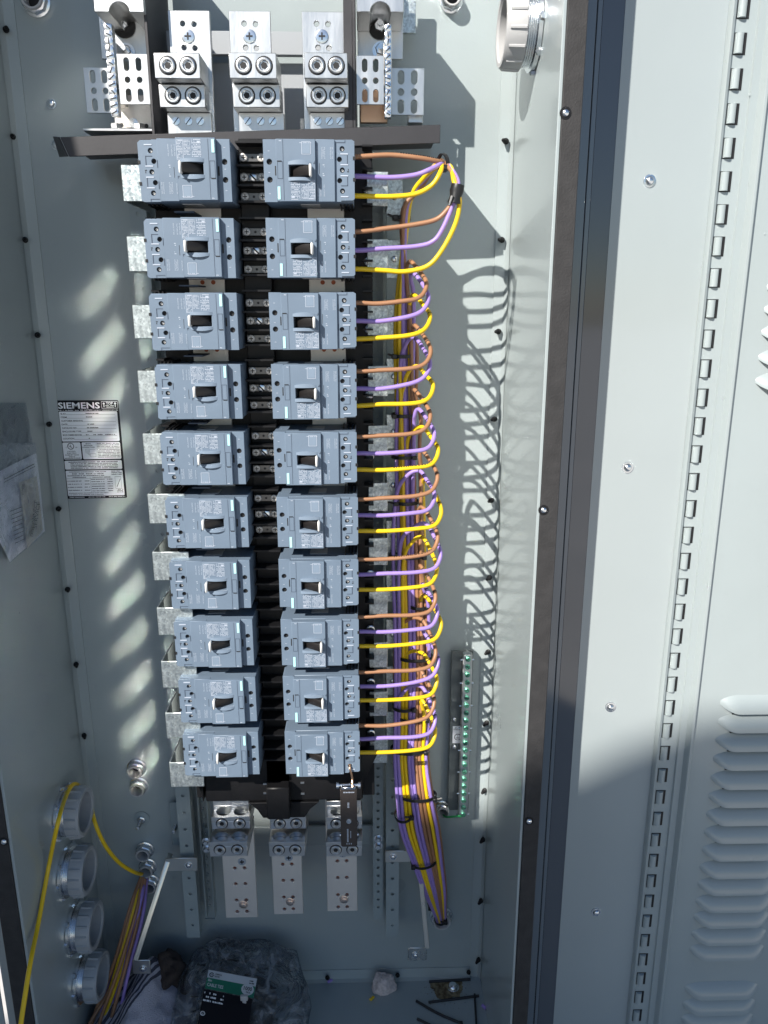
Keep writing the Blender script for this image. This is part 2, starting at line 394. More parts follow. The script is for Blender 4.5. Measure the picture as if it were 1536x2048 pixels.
# black tips of the self-tapping screws along the flanges
tipm = MB(); tipm.lathe((0, 0, 0), (0, -1, 0), [(-.001, .0042), (.004, .0042), (.007, .0036), (.0135, .0022), (.015, 0)], 10)
for k in range(8):
    tipm.lathe((0, -.002-.0014*k, 0), (0, -1, 0), [(0, .0040-.0002*k), (.0006, .0048-.0003*k), (.0012, .0040-.0002*k)], 10)
tip = None
for (u, v) in [(12,60),(25,274),(50,480),(75,670),(98,848),(117,1017),(135,1178),(152,1328),(168,1470),
               (1013,283),(1005,480),(998,663),(990,838),(984,1000),(980,1155),(977,1303),(974,1445),(970,1580),(967,1678),(963,1800),(958,1918),
               (655,1955),(795,1950),(937,1944)]:
    p = atY(u, v, YB-.008)
    if tip is None:
        tip = tipm.build('flange_screw', 'black', cab, loc=(0, 0, 0)); tip.location = p-cab.location
        if u > 900: tip.rotation_euler.z = -.6
        first = tip; c = tip
    else:
        c = first.copy(); col.objects.link(c); c.parent = cab; c.location = p-cab.location
    c.rotation_euler = (0, 0, R_(-35) if u > 940 else (R_(25) if u < 300 else 0)) if v < 1940 or u > 955 else (R_(-35), 0, 0)
# left outside strip: dark glossy reveal and the opened door leaf beyond
MB().box(-.62, XL-.034, YF+.055, YF+.058, ZF-.05, ZT).build('frame_return', 'paint_gloss', cab)
dm = MB().box(0, .74, 0, .035, ZF-.03, ZT-.02)
dq = R_(180+90-33)   # opened wide, leaf pointing back past the camera's left
dm.v = [Vector((-.588+math.cos(dq)*p.x+math.sin(dq)*p.y, YF-.008+math.sin(dq)*p.x-math.cos(dq)*p.y, p.z)) for p in dm.v]
dm.build('door', 'paint_gloss', cab, .002)

# neighbouring cabinet: plain strip, rolled fold, piano hinge and louvred door
nb = thing('louvred_cabinet', (.6, .06, ZF), 'grey cabinet beside the open one, with long piano hinge and louvred door', 'cabinet')
YN = .060
k = (YN-CAM.y)/1.045
XN = lambda u: atY(u, 616, YN).x
xa, xb, xc, xd, xe = XN(1396), XN(1410), XN(1430), XN(1449), XN(1470)
ZB_, ZT_ = ZF-.1, ZT
def vprof(pr, name, mt, parent, sharp=35):
    n = len(pr); m = MB(); m.add([(x, y, ZB_) for x, y in pr]+[(x, y, ZT_) for x, y in pr], [(i, i+1, n+i+1, n+i) for i in range(n-1)])
    return m.build(name, mt, parent, sharp=sharp)
xs_ = XN(1208)
MB().box(xs_, xa, YN, YN+.004, ZB_, ZT_).build('frame_panel', 'paint_gloss', nb)
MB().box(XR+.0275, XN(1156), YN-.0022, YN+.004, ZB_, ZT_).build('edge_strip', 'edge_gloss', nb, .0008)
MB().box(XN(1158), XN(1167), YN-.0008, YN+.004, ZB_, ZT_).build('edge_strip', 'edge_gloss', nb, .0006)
MB().box(XN(1168), xs_, YN+.0006, YN+.004, ZB_, ZT_).build('filler_strip', 'dark_gloss', nb)  # dark colour painted in where the panel only lies in shade
MB().box(XN(1155), XN(1169), YN+.003, YN+.0045, ZB_, ZT_).build('gap', 'black_hole', nb)
fold = [(xa, YN-.0002)]+[(xa+(xb-xa)*(.5-.5*math.cos(q)), YN-.010*math.sin(q)*(1 if q < 1.57 else .8)) for q in [i*math.pi/10 for i in range(1, 10)]]+[(xb, YN-.001)]
vprof(fold, 'rolled_fold', 'paint', nb, 60)
hinge = MB().box(xb, xd, YN-.002, YN+.002, ZB_, ZT_).build('hinge_leaf', 'paint', nb)
kz0 = atY(1450, 16, YN).z; kp = .0391*k
km = MB(); kh = .0222*k; kx0, kx1 = XN(1412), XN(1428)
nk = 9
arc = [(kx0+(kx1-kx0)*(.5-.5*math.cos(i*math.pi/nk)), YN-.002-.0062*math.sin(i*math.pi/nk)) for i in range(nk+1)]
km.add([(x, y, -kh/2) for x, y in arc]+[(x, y-YN*0, kh/2) for x, y in arc], [(i, i+1, nk+1+i+1, nk+1+i) for i in range(nk)]+[tuple(range(nk+1)), tuple(nk+1+i for i in reversed(range(nk+1)))])
gm = MB().box(kx0-.0008, kx1+.0042, YN-.0026, YN-.0019, -kh/2-.0012, kh/2+.0012)
kn = km.build('hinge_knuckle', 'paint', nb, loc=(0, 0, 0)); gp = gm.build('gap', 'black_hole', nb, loc=(0, 0, 0))
gp.parent = kn
for i in range(-2, 46):
    z = kz0-i*kp-.5*kh*0
    c = kn if i == -2 else copy_part(kn, nb, (0, 0, 0))
    c.location = Vector((0, 0, z))-nb.location
vprof([(xd, YN-.002), (xd+.001, YN-.006), (xe-.004, YN-.006), (xe-.0015, YN-.013), (xe+.001, YN-.016), (xe+.004, YN-.016), (xe+.0065, YN-.013), (xe+.009, YN-.006)], 'door_edge', 'paint', nb, 50)
door = MB().box(xe+.009, 1.15, YN-.006, YN-.002, ZB_, ZT_).build('door', 'paint', nb)
def louvre(L, H, D):
    m = MB(); ns, nt_ = 26, 7; vs = []
    for i in range(ns+1):
        s_ = i/ns*L; e = min(s_, L-s_)/(H*1.05); e = min(1, e); ep = math.sin(e*math.pi/2)**.8 if e > 0 else 0
        for j in range(nt_+1):
            t_ = j/nt_
            hh = H*(.25+.75*ep)
            vs.append((s_, -D*ep*math.sin(min(1, t_*1.02)*math.pi/2*1.0)**.85, -hh*t_+ (H-hh)*-.45))
    fs = [(i*(nt_+1)+j, (i+1)*(nt_+1)+j, (i+1)*(nt_+1)+j+1, i*(nt_+1)+j+1) for i in range(ns) for j in range(nt_)]
    m.add(vs, fs)
    return m
LY = YN-.0062
lx0, lx1 = atY(1439, 1415, LY).x, atY(1529, 1880, LY).x
lvz = [1421, 1458, 1495, 1532, 1570, 1606, 1642, 1677, 1712, 1747, 1780, 1814, 1845, 1879, 1910, 1987, 2018, 2047, 2078]
lp = .0325*k
lm = louvre(lx1-lx0, lp*.80, .0135*k); l0 = lm.build('louvre', 'paint', door, loc=(0, 0, 0), sharp=60)
sm = MB().box(lp*.62, lx1-lx0-lp*.62, -.0014, -.0002, -lp*.80-.0070, -lp*.6); s0 = sm.build('louvre_slot', 'black_hole', door, loc=(0, 0, 0))
base = door.location+nb.location
for i, v in enumerate(lvz):
    z = atY(1440, v, LY).z
    a = l0 if i == 0 else l0.copy(); b_ = s0 if i == 0 else s0.copy()
    for c in (a, b_):
        if i: col.objects.link(c); c.parent = door
        c.location = Vector((lx0, LY, z+lp*.80))-base
lx2 = atY(1526, 640, LY).x
for v in (596, 640, 685, 735, 782):
    z = atY(1526, v, LY).z
    for s_ in (l0, s0):
        c = s_.copy(); col.objects.link(c); c.parent = door; c.location = Vector((lx2, LY, z+lp*.80))-base
for u, v in ((1299, 362), (1255, 935), (1221, 1414), (1192, 1824)):
    p = atY(u, v, YN); m = MB(); m.lathe(p, (0, -1, 0), [(0, .009), (.0012, .0085), (.0014, .006)], 18)
    panhead(m, p+Vector((0, -.0012, 0)), (0, -1, 0), .0055, .004); m.build('panel_screw', 'zinc', nb)
for u, v in ((1513, 258), (1530, 468), (1500, 190)):
    p = atY(u, v, YN-.006); m = MB(); m.lathe(p, (0, -1, 0), [(0, .002), (.0006, .0015), (.0008, 0)], 8); m.build('weld_spot', 'paint', door)

# ------------------------------------------------------------------ small screws and fittings on the back panel
def bushing(name, c, ax, r, dep, label, cat, group, pm='pvc', ribs=16, ring=True):
    """conduit end: steel locknut and threads, then a ribbed plastic bushing"""
    c = Vector(c); ax = Vector(ax)
    t = thing(name, c, label, cat, group)
    m = MB(); m.lathe(c, ax, [(.0005, r*.86), (.0005, r*1.14), (.006, r*1.14), (.006, r*.98)], 40); ln = m.build('locknut', 'zinc', t)
    m = MB()
    for i in range(8):
        q = 2*math.pi*i/8; tv = ax.orthogonal().normalized(); w = ax.cross(tv); e = tv*math.cos(q)+w*math.sin(q); f = -tv*math.sin(q)+w*math.cos(q)
        m.cyl(c+e*r*1.14+ax*.001, c+e*r*1.22+ax*.001, .006, .004, 6); 
    m.build('lug_tooth', 'zinc', ln)
    m = MB(); pr = []
    for i in range(6): pr += [(.006+i*.0028, r*.98), (.0074+i*.0028, r*1.02)]
    pr += [(.023, r*.98), (.023, r*.84), (.0, r*.84)]
    m.lathe(c, ax, pr, 40); m.build('thread', 'zinc', t)
    m = MB(); m.lathe(c, ax, [(dep*.42, r*.9), (dep*.42, r*1.08), (dep*.93, r*1.06), (dep, r*1.0), (dep, r*.88), (dep*.94, r*.82), (dep*.42, r*.82)], 48)
    bu = m.build('plastic_bushing', pm, t)
    m = MB(); tv = ax.orthogonal().normalized(); w = ax.cross(tv)
    for i in range(ribs):
        q = 2*math.pi*i/ribs+.1; e = tv*math.cos(q)+w*math.sin(q)
        m.cyl(c+e*r*1.075+ax*dep*.45, c+e*r*1.055+ax*dep*.9, .0026, .0022, 6)
    m.build('grip_rib', pm, bu)
    m = MB(); m.lathe(c, ax, [(dep*.7, r*.82), (.001, r*.82), (.001, 0)], 40); m.build('bore', 'pvc' if pm == 'pvc' else 'black', t)  # black painted in for the shade inside the right bushing
    return t
pz = [(172,1623), (179,1740), (193,1851), (206,1951)]
lw = ['topmost', 'second from the top', 'third from the top', 'lowest']
for i, (u, v) in enumerate(pz):
    p = atX(u, v, XL+.041)
    bushing('conduit_bushing', (XL+.0005, p.y, p.z), (1, 0, 0), .0405, .041,
            ['grey conduit bushing with the yellow wire hooked over it, topmost on the left wall', 'grey conduit bushing just below the one carrying the yellow wire',
             'grey conduit bushing third down on the left wall, just above the lowest', 'lowest grey conduit bushing on the left wall, behind the wire bundle'][i], 'conduit bushing', 'conduit bushings in the left cabinet wall')
p = Vector((0, .100, Z0+.366))
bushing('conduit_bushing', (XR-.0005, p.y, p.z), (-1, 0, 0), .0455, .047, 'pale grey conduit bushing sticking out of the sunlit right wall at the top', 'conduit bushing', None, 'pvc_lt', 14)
def connector(u, v, label, r=.0145):
    p = atY(u, v, YB-.022); c = Vector((p.x, YB-.0005, p.z))
    t = thing('cable_connector', c, label, 'cable connector', 'small cable connectors in the back panel')
    ax = Vector((0, -1, 0))
    m = MB(); m.lathe(c, ax, [(0, r*.7), (0, r*1.25), (.005, r*1.25), (.006, r*1.1), (.006, r*.7)], 24); m.build('locknut', 'zinc', t)
    m = MB(); m.lathe(c, ax, [(.006, r*1.12), (.016, r*1.12), (.0175, r*1.0), (.0175, r*.85)], 8); m.build('hex_collar', 'zinc', t)
    m = MB(); m.lathe(c, ax, [(.015, r*.9), (.020, r*.98), (.0225, r*.9), (.0225, r*.74), (.019, r*.68), (.001, r*.68)], 24); m.build('throat', 'pvc_lt', t)
    m = MB(); m.lathe(c, ax, [(.0009, r*.69), (.0010, 0)], 20); m.build('bore', 'black_hole', t)
connector(268, 1546, 'zinc cable connector, upper of the touching pair beside the lowest bracket')
connector(273, 1582, 'zinc cable connector, lower of the touching pair beside the lowest bracket')
connector(285, 1712, 'empty zinc cable connector just above the one the wire bundle comes from')
connector(291, 1745, 'zinc cable connector with brown, yellow and purple wires coming out')
connector(297, 1777, 'zinc cable connector half hidden behind the top of the loose wire bundle')
connector(62, -6, 'cable connector cut off by the top edge near the left side', .017)
connector(905, -8, 'cable connector near the top edge between the terminal plates and the conduit', .014)
connector(884, 1846, 'zinc cable connector where the long right-hand wire bundle leaves the cabinet', .019)
connector(886, 1627, 'cable connector with a green wire beside the grounding bar foot', .013)
def stud(u, v, label, L=.022):
    p = atY(u, v, YB-.01); c = Vector((p.x, YB-.0005, p.z)); ax = Vector((0, -1, 0))
    t = thing('mounting_stud', c, label, 'stud', None)
    m = MB(); m.lathe(c, ax, [(0, 0), (0, .016), (.0015, .016), (.0015, 0)], 24); m.build('washer', 'paint_rail', t)
    m = MB(); m.lathe(c, ax, [(.0015, .0085), (.007, .0085), (.008, .007), (.008, .004)], 6); m.build('nut', 'zinc', t)
    m = MB(); pr = []
    for i in range(int(L/.0016)): pr += [(.008+i*.0016, .0038), (.0088+i*.0016, .0043)]
    pr += [(.009+L, .0034), (.0095+L, 0)]
    m.lathe(c, ax, pr, 12); m.build('threaded_rod', 'zinc', t)
stud(281, 1643, 'threaded stud with nut and washer below the paired connectors')
stud(352, 1650, 'threaded stud with nut beside the left mounting rail')
for u, v, lb in ((103, 208, 'small zinc screw alone on the shaded back panel left of the slotted plate'), (113, 290, 'small zinc screw at the left tip of the black barrier'),
             (906, 1975, 'domed bolt head beside the brown stain on the cabinet floor')):
    if v < 1900:
        p = atY(u, v, YB-.0005); ax = Vector((0, -1, 0)); r = .0062
    else:
        p = atZ(u, v, ZF); ax = Vector((0, 0, 1)); r = .0105
    t = thing('screw', p, lb, 'screw' if v < 1900 else 'bolt')
    m = MB(); m.lathe(p, ax, [(0, r*1.2), (.0012, r*1.2), (.0013, r*.8)], 18); m.build('washer', 'zinc', t)
    m = MB(); panhead(m, p+ax*.0012, ax, r, r*.75); m.build('head', 'zinc', t)

# ------------------------------------------------------------------ mounting rails
def rail(x0, x1, y, z0, z1, label, pitch, hr, name='mounting_rail', extra=()):
    t = thing(name, ((x0+x1)/2, y, z0), label, 'mounting rail', 'perforated grey mounting rails')
    hs = []; z = z0+.03; w = x1-x0
    while z < z1-.015:
        hs.append(circ(w*.5, z-z0, hr, 10)); z += pitch
    m = MB(); m.plate(rect(0, w, 0, z1-z0), hs, .0025, FRONT(x0, y, z0)); m.build('web', 'paint_rail', t)
    m = MB().box(x0, x0+.0025, y+.0025, y+.022, z0, z1); m.build('flange', 'paint_rail', t)
    m = MB().box(x1-.0025, x1, y+.0025, y+.022, z0, z1); m.build('flange', 'paint_rail', t)
    return t
rail(-.357, -.331, .190, Z0-1.205, Z0+.16, 'perforated grey rail nearest the left wall, behind the galvanised brackets', .0365, .0032)
rail(-.322, -.303, .205, Z0-1.175, Z0+.16, 'shorter perforated grey rail just right of the leftmost rail', .0185, .0030)
rail(.012, .032, .205, Z0-1.185, Z0+.16, 'shorter perforated grey rail left of the wire bundle', .0185, .0030)
rail(.037, .062, .190, Z0-1.215, Z0+.16, 'perforated grey rail passing right behind the wire bundle', .0365, .0032)
# cross member behind the bottom bars
t = thing('cross_member', (-.15, .2, Z0-1.0), 'grey cross bar behind the lower terminal bars', 'cross bar')
a, b_ = atY(405, 1705, .186), atY(775, 1688, .186)
MB().box(-.318, .03, .2275, .233, a.z-.022, a.z+.022).build('bar', 'paint_rail', t, .001)
for x in (-.31, .022):
    m = MB()
    for dz in (.010, -.006): hexhead(m, (x, .205, a.z+dz), (0, -1, 0), .0052, .006, .0085)
    m.build('bolt', 'zinc', t)
t = thing('angle_plate', (-.385, .235, Z0-1.0), 'grey angle plate with a screw beside the left mounting rail', 'plate')
pa = atY(338, 1605, .232); pb = atY(372, 1690, .232)
MB().box(pa.x, pb.x+.02, .231, .2345, pb.z, pa.z).build('plate', 'paint_rail', t, .001)

# bent zinc straps at the bottom
def strap(pts, w, th, label, foot):
    """flat strip folded through pts (front edge line); foot = final tab"""
    t = thing('bent_strap', pts[0], label, 'strap')
    P = [Vector(p) for p in pts]
    m = MB(); vs = []
    for p in P: vs += [p+Vector((0, 0, 0)), p+Vector((0, w, 0))]
    n = len(P); nrm = []
    for i in range(n):
        d = (P[min(i+1, n-1)]-P[max(i-1, 0)]).normalized(); q = d.cross(Vector((0, 1, 0))).normalized(); nrm.append(q)
    vs2 = []
    for i, p in enumerate(P): vs2 += [p+nrm[i]*th, p+nrm[i]*th+Vector((0, w, 0))]
    fs = []
    for i in range(n-1):
        a0 = 2*i; b0 = 2*n+2*i
        fs += [(a0, a0+2, a0+3, a0+1), (b0, b0+1, b0+3, b0+2), (a0, b0, b0+2, a0+2), (a0+1, a0+3, b0+3, b0+1)]
    fs += [(0, 1, 2*n+1, 2*n), (2*n-2, 4*n-2, 4*n-1, 2*n-1)]
    m.add(vs+vs2, fs); m.build('strip', 'steel', t, .0006)
    return t
def tabplate(t, u0, u1, v0, v1, y, th, su, sv):
    a = atY(u0, v0, y); b_ = atY(u1, v1, y)
    MB().box(a.x, b_.x, y, y+th, b_.z, a.z).build('tab', 'steel', t, .001)
    p = atY(su, sv, y); m = MB(); m.lathe(p, (0, -1, 0), [(0, .0075), (.001, .0075), (.001, .004)], 16); panhead(m, p+Vector((0, -.001, 0)), (0, -1, 0), .0048, .003); m.build('screw', 'zinc', t)
ys = .176
p0 = atY(395, 1718, ys); p1 = atY(334, 1722, ys); p2 = atY(268, 1922, ys-.05); p2b = atY(272, 1926, ys-.05)
t = strap([atY(330, 1722, ys), atY(266, 1920, ys-.04)], .024, .0095, 'bent zinc strap hanging at lower left above the towel', None)
tabplate(t, 330, 396, 1717, 1742, ys, .0025, 377, 1730)
tabplate(t, 264, 302, 1921, 1948, ys-.04, .0025, 286, 1937)
t = strap([atY(832, 1706, ys), atY(850, 1898, ys-.03)], .022, .009, 'thin bent zinc strap hanging below the wire bundle', None)
tabplate(t, 770, 833, 1702, 1724, ys, .0025, 786, 1713)
tabplate(t, 816, 853, 1896, 1921, ys-.03, .0025, 831, 1910)

# ------------------------------------------------------------------ galvanised brackets, eleven each side
BV = [(328,405),(471,541),(609,678),(739,806),(864,929),(985,1046),(1102,1161),(1214,1271),(1321,1377),(1424,1478),(1524,1577)]
YG = .022
bz = [(atY(300, (a+b_)/2, YG).z) for a, b_ in BV]
bz0 = sum(bz)/11; bp_ = (bz[0]-bz[10])/10
ORD11 = ORD[:9]+['tenth', 'lowest']
def bracket(x0, x1, xo, label, side, yf=YG):
    c = ((x0+x1)/2, yf, Z0)
    t = thing('galvanised_bracket', (c[0], yf, 0), label, 'bracket', 'galvanised brackets along the '+side+' rail')
    h = .0225; th = .002
    MB().box(x0, x1, yf, yf+th, -h, h).build('front_plate', 'galv', t, .0009, loc=(c[0], yf, 0))
    xs = x0 if side == 'left' else x1-th
    MB().box(xs, xs+th, yf+th, yf+.034, -h, h).build('corner_return', 'galv', t, .0006, loc=(c[0], yf, 0))
    MB().box(xs, xs+th, yf+.034, .160, -h, h).build('side_plate', 'sheet' if side == 'left' else 'galv', t, .0006, loc=(c[0], yf, 0))
    return t
bl = bracket(-.316, -.262, 0, '', 'left')
br = bracket(.006, .036, 0, '', 'right', .078)
m = MB().box(.036, .060, .160, .162, -.028, .028); ft = m.build('foot_plate', 'galv', br, .0006, loc=(br.location.x, br.location.y, 0))
m = MB(); panhead(m, (.048, .160, .0), (0, -1, 0), .005, .003); m.build('foot_screw', 'zinc', ft, loc=(br.location.x, br.location.y, 0))
bzu = [bz[0]-i*bp_ for i in range(11)]
for side, src in (('left', bl), ('right', br)):
    for i in range(11):
        z = bzu[i]+(.002 if side == 'right' else 0)
        c = src if i == 0 else copy_thing(src, src.location)
        c.location = (src.location.x, src.location.y, z)
        c['label'] = ('%s galvanised bracket from the top in the left row' if side == 'left' else '%s galvanised bracket from the top, behind the wires on the right') % ORD11[i] if 0 < i < 10 else \
            (('topmost' if i == 0 else 'lowest')+(' galvanised bracket in the left row' if side == 'left' else ' galvanised bracket behind the wires on the right'))

# ------------------------------------------------------------------ black busbar base between and behind the breakers
ROWV = [340,495,643,785,918,1043,1170,1288,1403,1513]
ROWZ0 = atY(500, 340, 0).z; ROWZ9 = atY(500, 1513, 0).z
ROWZ = [ROWZ0+(ROWZ9-ROWZ0)*i/9 for i in range(10)]
RP = ROWZ[0]-ROWZ[1]
bs = thing('busbar_assembly', (-.148, .09, ROWZ[9]-.06), 'black moulded busbar base running between the two breaker columns', 'busbar base')
MB().box(-.292, .014, .088, .118, ROWZ[9]-.135, ROWZ[0]+.055).build('base_panel', 'black', bs, .001)
MB().box(-.168, -.129, .066, .088, ROWZ[9]-.125, ROWZ[0]+.05).build('centre_spine', 'black', bs, .001)
rib = MB().box(-.1685, -.1285, .040, .066, -.0013, .0013).build('phase_rib', 'black', bs, loc=(0, 0, 0))
rl = MB().box(-.296, -.285, .050, .088, -.0012, .0012).build('edge_rib', 'black', bs, loc=(0, 0, 0))
rr = MB().box(.0, .014, .060, .088, -.0012, .0012).build('edge_rib', 'black', bs, loc=(0, 0, 0))
tabm = MB().box(-.252, -.226, .03, .088, -.0009, .0009).build('divider_tab', 'blue_dk', bs, loc=(0, 0, 0))
bl_ = bs.location
first = True
for i in range(10):
    for kk in (-1.5, -.5, .5, 1.5):
        z = ROWZ[i]+kk*.0247+(.004 if abs(kk) > 1 else 0)
        for src in (rib, rl, rr):
            c = src if first else src.copy()
            if not first: col.objects.link(c); c.parent = bs
            c.location = Vector((0, 0, z))-bl_
        first = False
tabm.location = Vector((0, 0, ROWZ[0]-RP/2))-bl_
for i in range(1, 9):
    c = tabm.copy(); col.objects.link(c); c.parent = bs; c.location = Vector((0, 0, ROWZ[i]-RP/2))-bl_
for u0, u1 in ((378, 450), (618, 690)):
    a0 = atY(u0, 570, .084).x; a1 = atY(u1, 570, .084).x
    MB().box(a0, a1, .0835, .0878, ROWZ[9]-.02, ROWZ[0]-.02).build('bus_bar', 'alu_dull', bs, .0006)
    for i in (1, 2):
        for fx in (.38, .68):
            m = MB(); m.lathe((a0+(a1-a0)*fx, .0835, ROWZ[i]-RP/2+.006), (0, -1, 0), [(0, .0032), (.0002, .0032), (.0002, 0)], 12); m.build('bar_hole', 'copper_hole', bs)
# connector straps with their screws in the middle
def conn(matn):
    m = MB().box(-.1665, -.1305, .058, .066, -.0052, .0052)
    s = m.build('connector_strap', matn, bs, .0006, loc=(0, 0, 0))
    for x in (-.1605, -.1365):
        m = MB(); m.lathe((x, .058, 0), (0, -1, 0), [(0, .0054), (.0022, .0054), (.0028, .0046), (.0028, .0034), (.0016, .003), (.0016, 0)], 14); q = m.build('strap_screw', 'alu_dull', s, loc=(0, 0, 0))
        m = MB(); cross(m, (x, 0), .0028, .0566); m.build('cross_slot', 'black_hole', s, loc=(0, 0, 0))
    return s
cs = conn('alu_dark'); co = conn('olive')
m = MB(); m.lathe((-.1485, .058, 0), (0, -1, 0), [(0, .0012), (.0003, .0017), (.0004, 0)], 10); m.build('centre_hole', 'black_hole', cs, loc=(0, 0, 0))
for s_ in (co,):
    m = MB(); hexhead(m, (-.1485, .058, 0), (0, -1, 0), .0058, .003); m.build('slotted_bolt', 'zinc', s_, loc=(0, 0, 0))
    m = MB(); m.add([(-.1485-.0045, .0547, .0030), (-.1485-.0030, .0547, .0045), (-.1485+.0045, .0547, -.0030), (-.1485+.0030, .0547, -.0045)], [(0, 1, 2, 3)]); m.build('bolt_slot', 'black_hole', s_, loc=(0, 0, 0))
used = set()
for i in range(10):
    for kk in (1, 0, -1) if i < 6 else ():
        src = co if kk == 0 else cs
        c = src if src.name not in used else copy_part(src, bs, (0, 0, 0))
        used.add(src.name)
        c.location = Vector((0, 0, ROWZ[i]+kk*.0247))-bl_
        if kk == 0 and i in (0, 1):
            c.data = cs.data
for i in range(10):   # screws at the right flank of the base
    p = Vector((.0085, .060, ROWZ[i]-.0125)); p.y = .086
    m = MB(); m.lathe(p, (0, -1, 0), [(0, .0066), (.002, .0066), (.003, .0052), (.003, .003), (.0016, .0028), (.0016, 0)], 14); q = m.build('flank_screw', 'zinc', bs)
# foot of the base with its stepped tail
zb = ROWZ[9]-.0405
MB().box(-.272, -.006, .066, .088, ROWZ[9]-.128, zb).build('foot_block', 'black', bs, .002)
m = MB(); m.plate([(-.20, 0), (-.185, -.014), (-.176, -.03), (-.105, -.03), (-.096, -.014), (-.08, 0)], [], .02, FRONT(0, .062, ROWZ[9]-.1285)); m.build('tail_bracket', 'black', bs, .001)
MB().box(-.166, -.128, .040, .0615, ROWZ[9]-.146, ROWZ[9]-.085).build('tail_block', 'black', bs, .002)
for sx in (-1, 1):
    m = MB()
    xo = -.298 if sx < 0 else .022
    m.add([(-.148+sx*.128, .066, zb), (xo, .075, zb), (-.148+sx*.128, .066, ROWZ[9]-.128), (-.148+sx*.128, .088, zb), (xo, .088, zb), (-.148+sx*.128, .088, ROWZ[9]-.128)],
          [(0, 1, 2), (3, 5, 4), (0, 3, 4, 1), (1, 4, 5, 2), (2, 5, 3, 0)]); m.build('corner_gusset', 'black', bs, .0006)
for x, z in ((-.171, .112), (-.171, .094), (-.108, .114), (-.108, .093), (-.161, .103)):
    m = MB().box(x-.003, x+.003, .0648, .0662, ROWZ[9]-z-.0015, ROWZ[9]-z+.0015); m.build('bus_clip', 'alu', bs)
for x, z in ((-.222, .092), (-.222, .114), (-.03, .100)):
    m = MB(); m.lathe((x, .066, ROWZ[9]-z), (0, -1, 0), [(0, .008), (.0004, .0085), (.0004, .0065), (-.006, .006), (-.006, 0)], 16); m.build('moulded_hole', 'black', bs)

# ------------------------------------------------------------------ breakers (one built, nineteen copies)
BW, BH = .118, .0760
def bx(u): return (u-.5)*BW
def bzv(v): return (.5-v)*BH
bk = thing('circuit_breaker', (0, 0, 0), '', 'circuit breaker', 'moulded breakers in two columns')
m = MB().box(bx(.012), bx(1), .0126, .084, bzv(.99), bzv(.01)); hs_ = m.build('housing', 'blue', bk, .0008)
for z_ in (bzv(.01), bzv(.99)-.0008): MB().box(bx(.40), bx(.62), .034, .062, z_, z_+.0008).build('rating_sticker', 'pvc_lt', hs_, smooth=False)
for k_ in range(4):
    for z_ in (bzv(.01), bzv(.99)-.003): MB().box(bx(.02+.045*k_), bx(.035+.045*k_), .030, .080, z_, z_+.003).build('vent_fin', 'black', hs_, smooth=False)
# terminal end with five screw holes
fo = FRONT(0, .0085, 0)
out = [(bx(0), bzv(.975)), (bx(.03), bzv(1)), (bx(.215), bzv(.995)), (bx(.215), bzv(.012)), (bx(.15), bzv(.012)), (bx(.15), bzv(.03)), (bx(.02), bzv(.035)), (bx(0), bzv(.06))]
th_ = [(.135, .185), (.165, .352), (.135, .52), (.165, .69), (.135, .855)]
m = MB(); m.plate(out, [circ(bx(a), bzv(b_), .0033, 12) for a, b_ in th_], .0042, fo); te = m.build('terminal_cover', 'blue', bk, .0003)
m = MB()
for a, b_ in th_: m.lathe((bx(a), .0124, bzv(b_)), (0, -1, 0), [(0, 0), (0, .0034), (.0001, .0034)], 12)
m.build('terminal_recess', 'black_hole', bk)
m = MB()
for a, b_ in ((th_[0]), (th_[2]), (th_[4])): m.lathe((bx(a), .0122, bzv(b_)), (0, -1, 0), [(0, .0019), (.0003, .0017), (.0003, 0)], 10)
m.build('terminal_screw', 'alu_dull', bk)
m = MB()
for b_ in (.352, .69):
    for (a0, a1, c0, c1) in ((.075, .150, b_-.085, b_-.077), (.075, .082, b_-.085, b_+.065), (.20, .206, b_-.02, b_+.10)):
        m.box(bx(a0), bx(a1), .0080, .0085, bzv(c1), bzv(c0))
m.box(bx(.1), bx(.2), .0080, .0085, bzv(.957), bzv(.949)); m.box(bx(.1), bx(.106), .0080, .0085, bzv(.99), bzv(.957))
m.build('cover_groove', 'blue_dk', te)
m = MB()
for b_ in (.085, .42, .595, .765): m.box(bx(.07), bx(.155), .0079, .0085, bzv(b_+.018), bzv(b_))
m.build('cover_bar', 'print', te)
m = MB()
for b_, a in ((.36, .0), (.70, .0)): m.box(bx(a)-.0012, bx(a)+.002, .0078, .013, bzv(b_+.035), bzv(b_-.02))
m.box(bx(.062), bx(.082), .0081, .0085, bzv(.50), bzv(.488)); m.box(bx(.066), bx(.072), .0081, .0085, bzv(.54), bzv(.51))
m.build('latch', 'black_hole', te)
# middle tier
m = MB().box(bx(.2155), bx(.4245), .0050, .0124, bzv(.995), bzv(.004)); mt_ = m.build('trip_cover', 'blue', bk, .0006)
# top tier with toggle window
m = MB(); m.plate(rect(bx(.425), bx(.855), bzv(.985), bzv(.0)), [rect(bx(.485), bx(.715), bzv(.578), bzv(.385))], .0122, FRONT(0, .0002, 0)); tt_ = m.build('front_cover', 'blue', bk, .0006)
m = MB(); m.plate(rect(bx(.8552), bx(.9995), bzv(.998), bzv(.001)), [circ(bx(.935), bzv(b_), .0036, 14) for b_ in (.36, .645)], .0034, FRONT(0, .0090, 0)); le = m.build('line_cover', 'blue', bk, .0003)
m = MB()
for b_ in (.36, .645): m.lathe((bx(.935), .0125, bzv(b_)), (0, -1, 0), [(0, 0), (0, .0038), (.0001, .0038)], 14)
m.build('mounting_hole', 'black_hole', bk)
m = MB().box(bx(.49), bx(.71), .0110, .0122, bzv(.57), bzv(.39)); m.build('toggle_well', 'black_hole', bk)
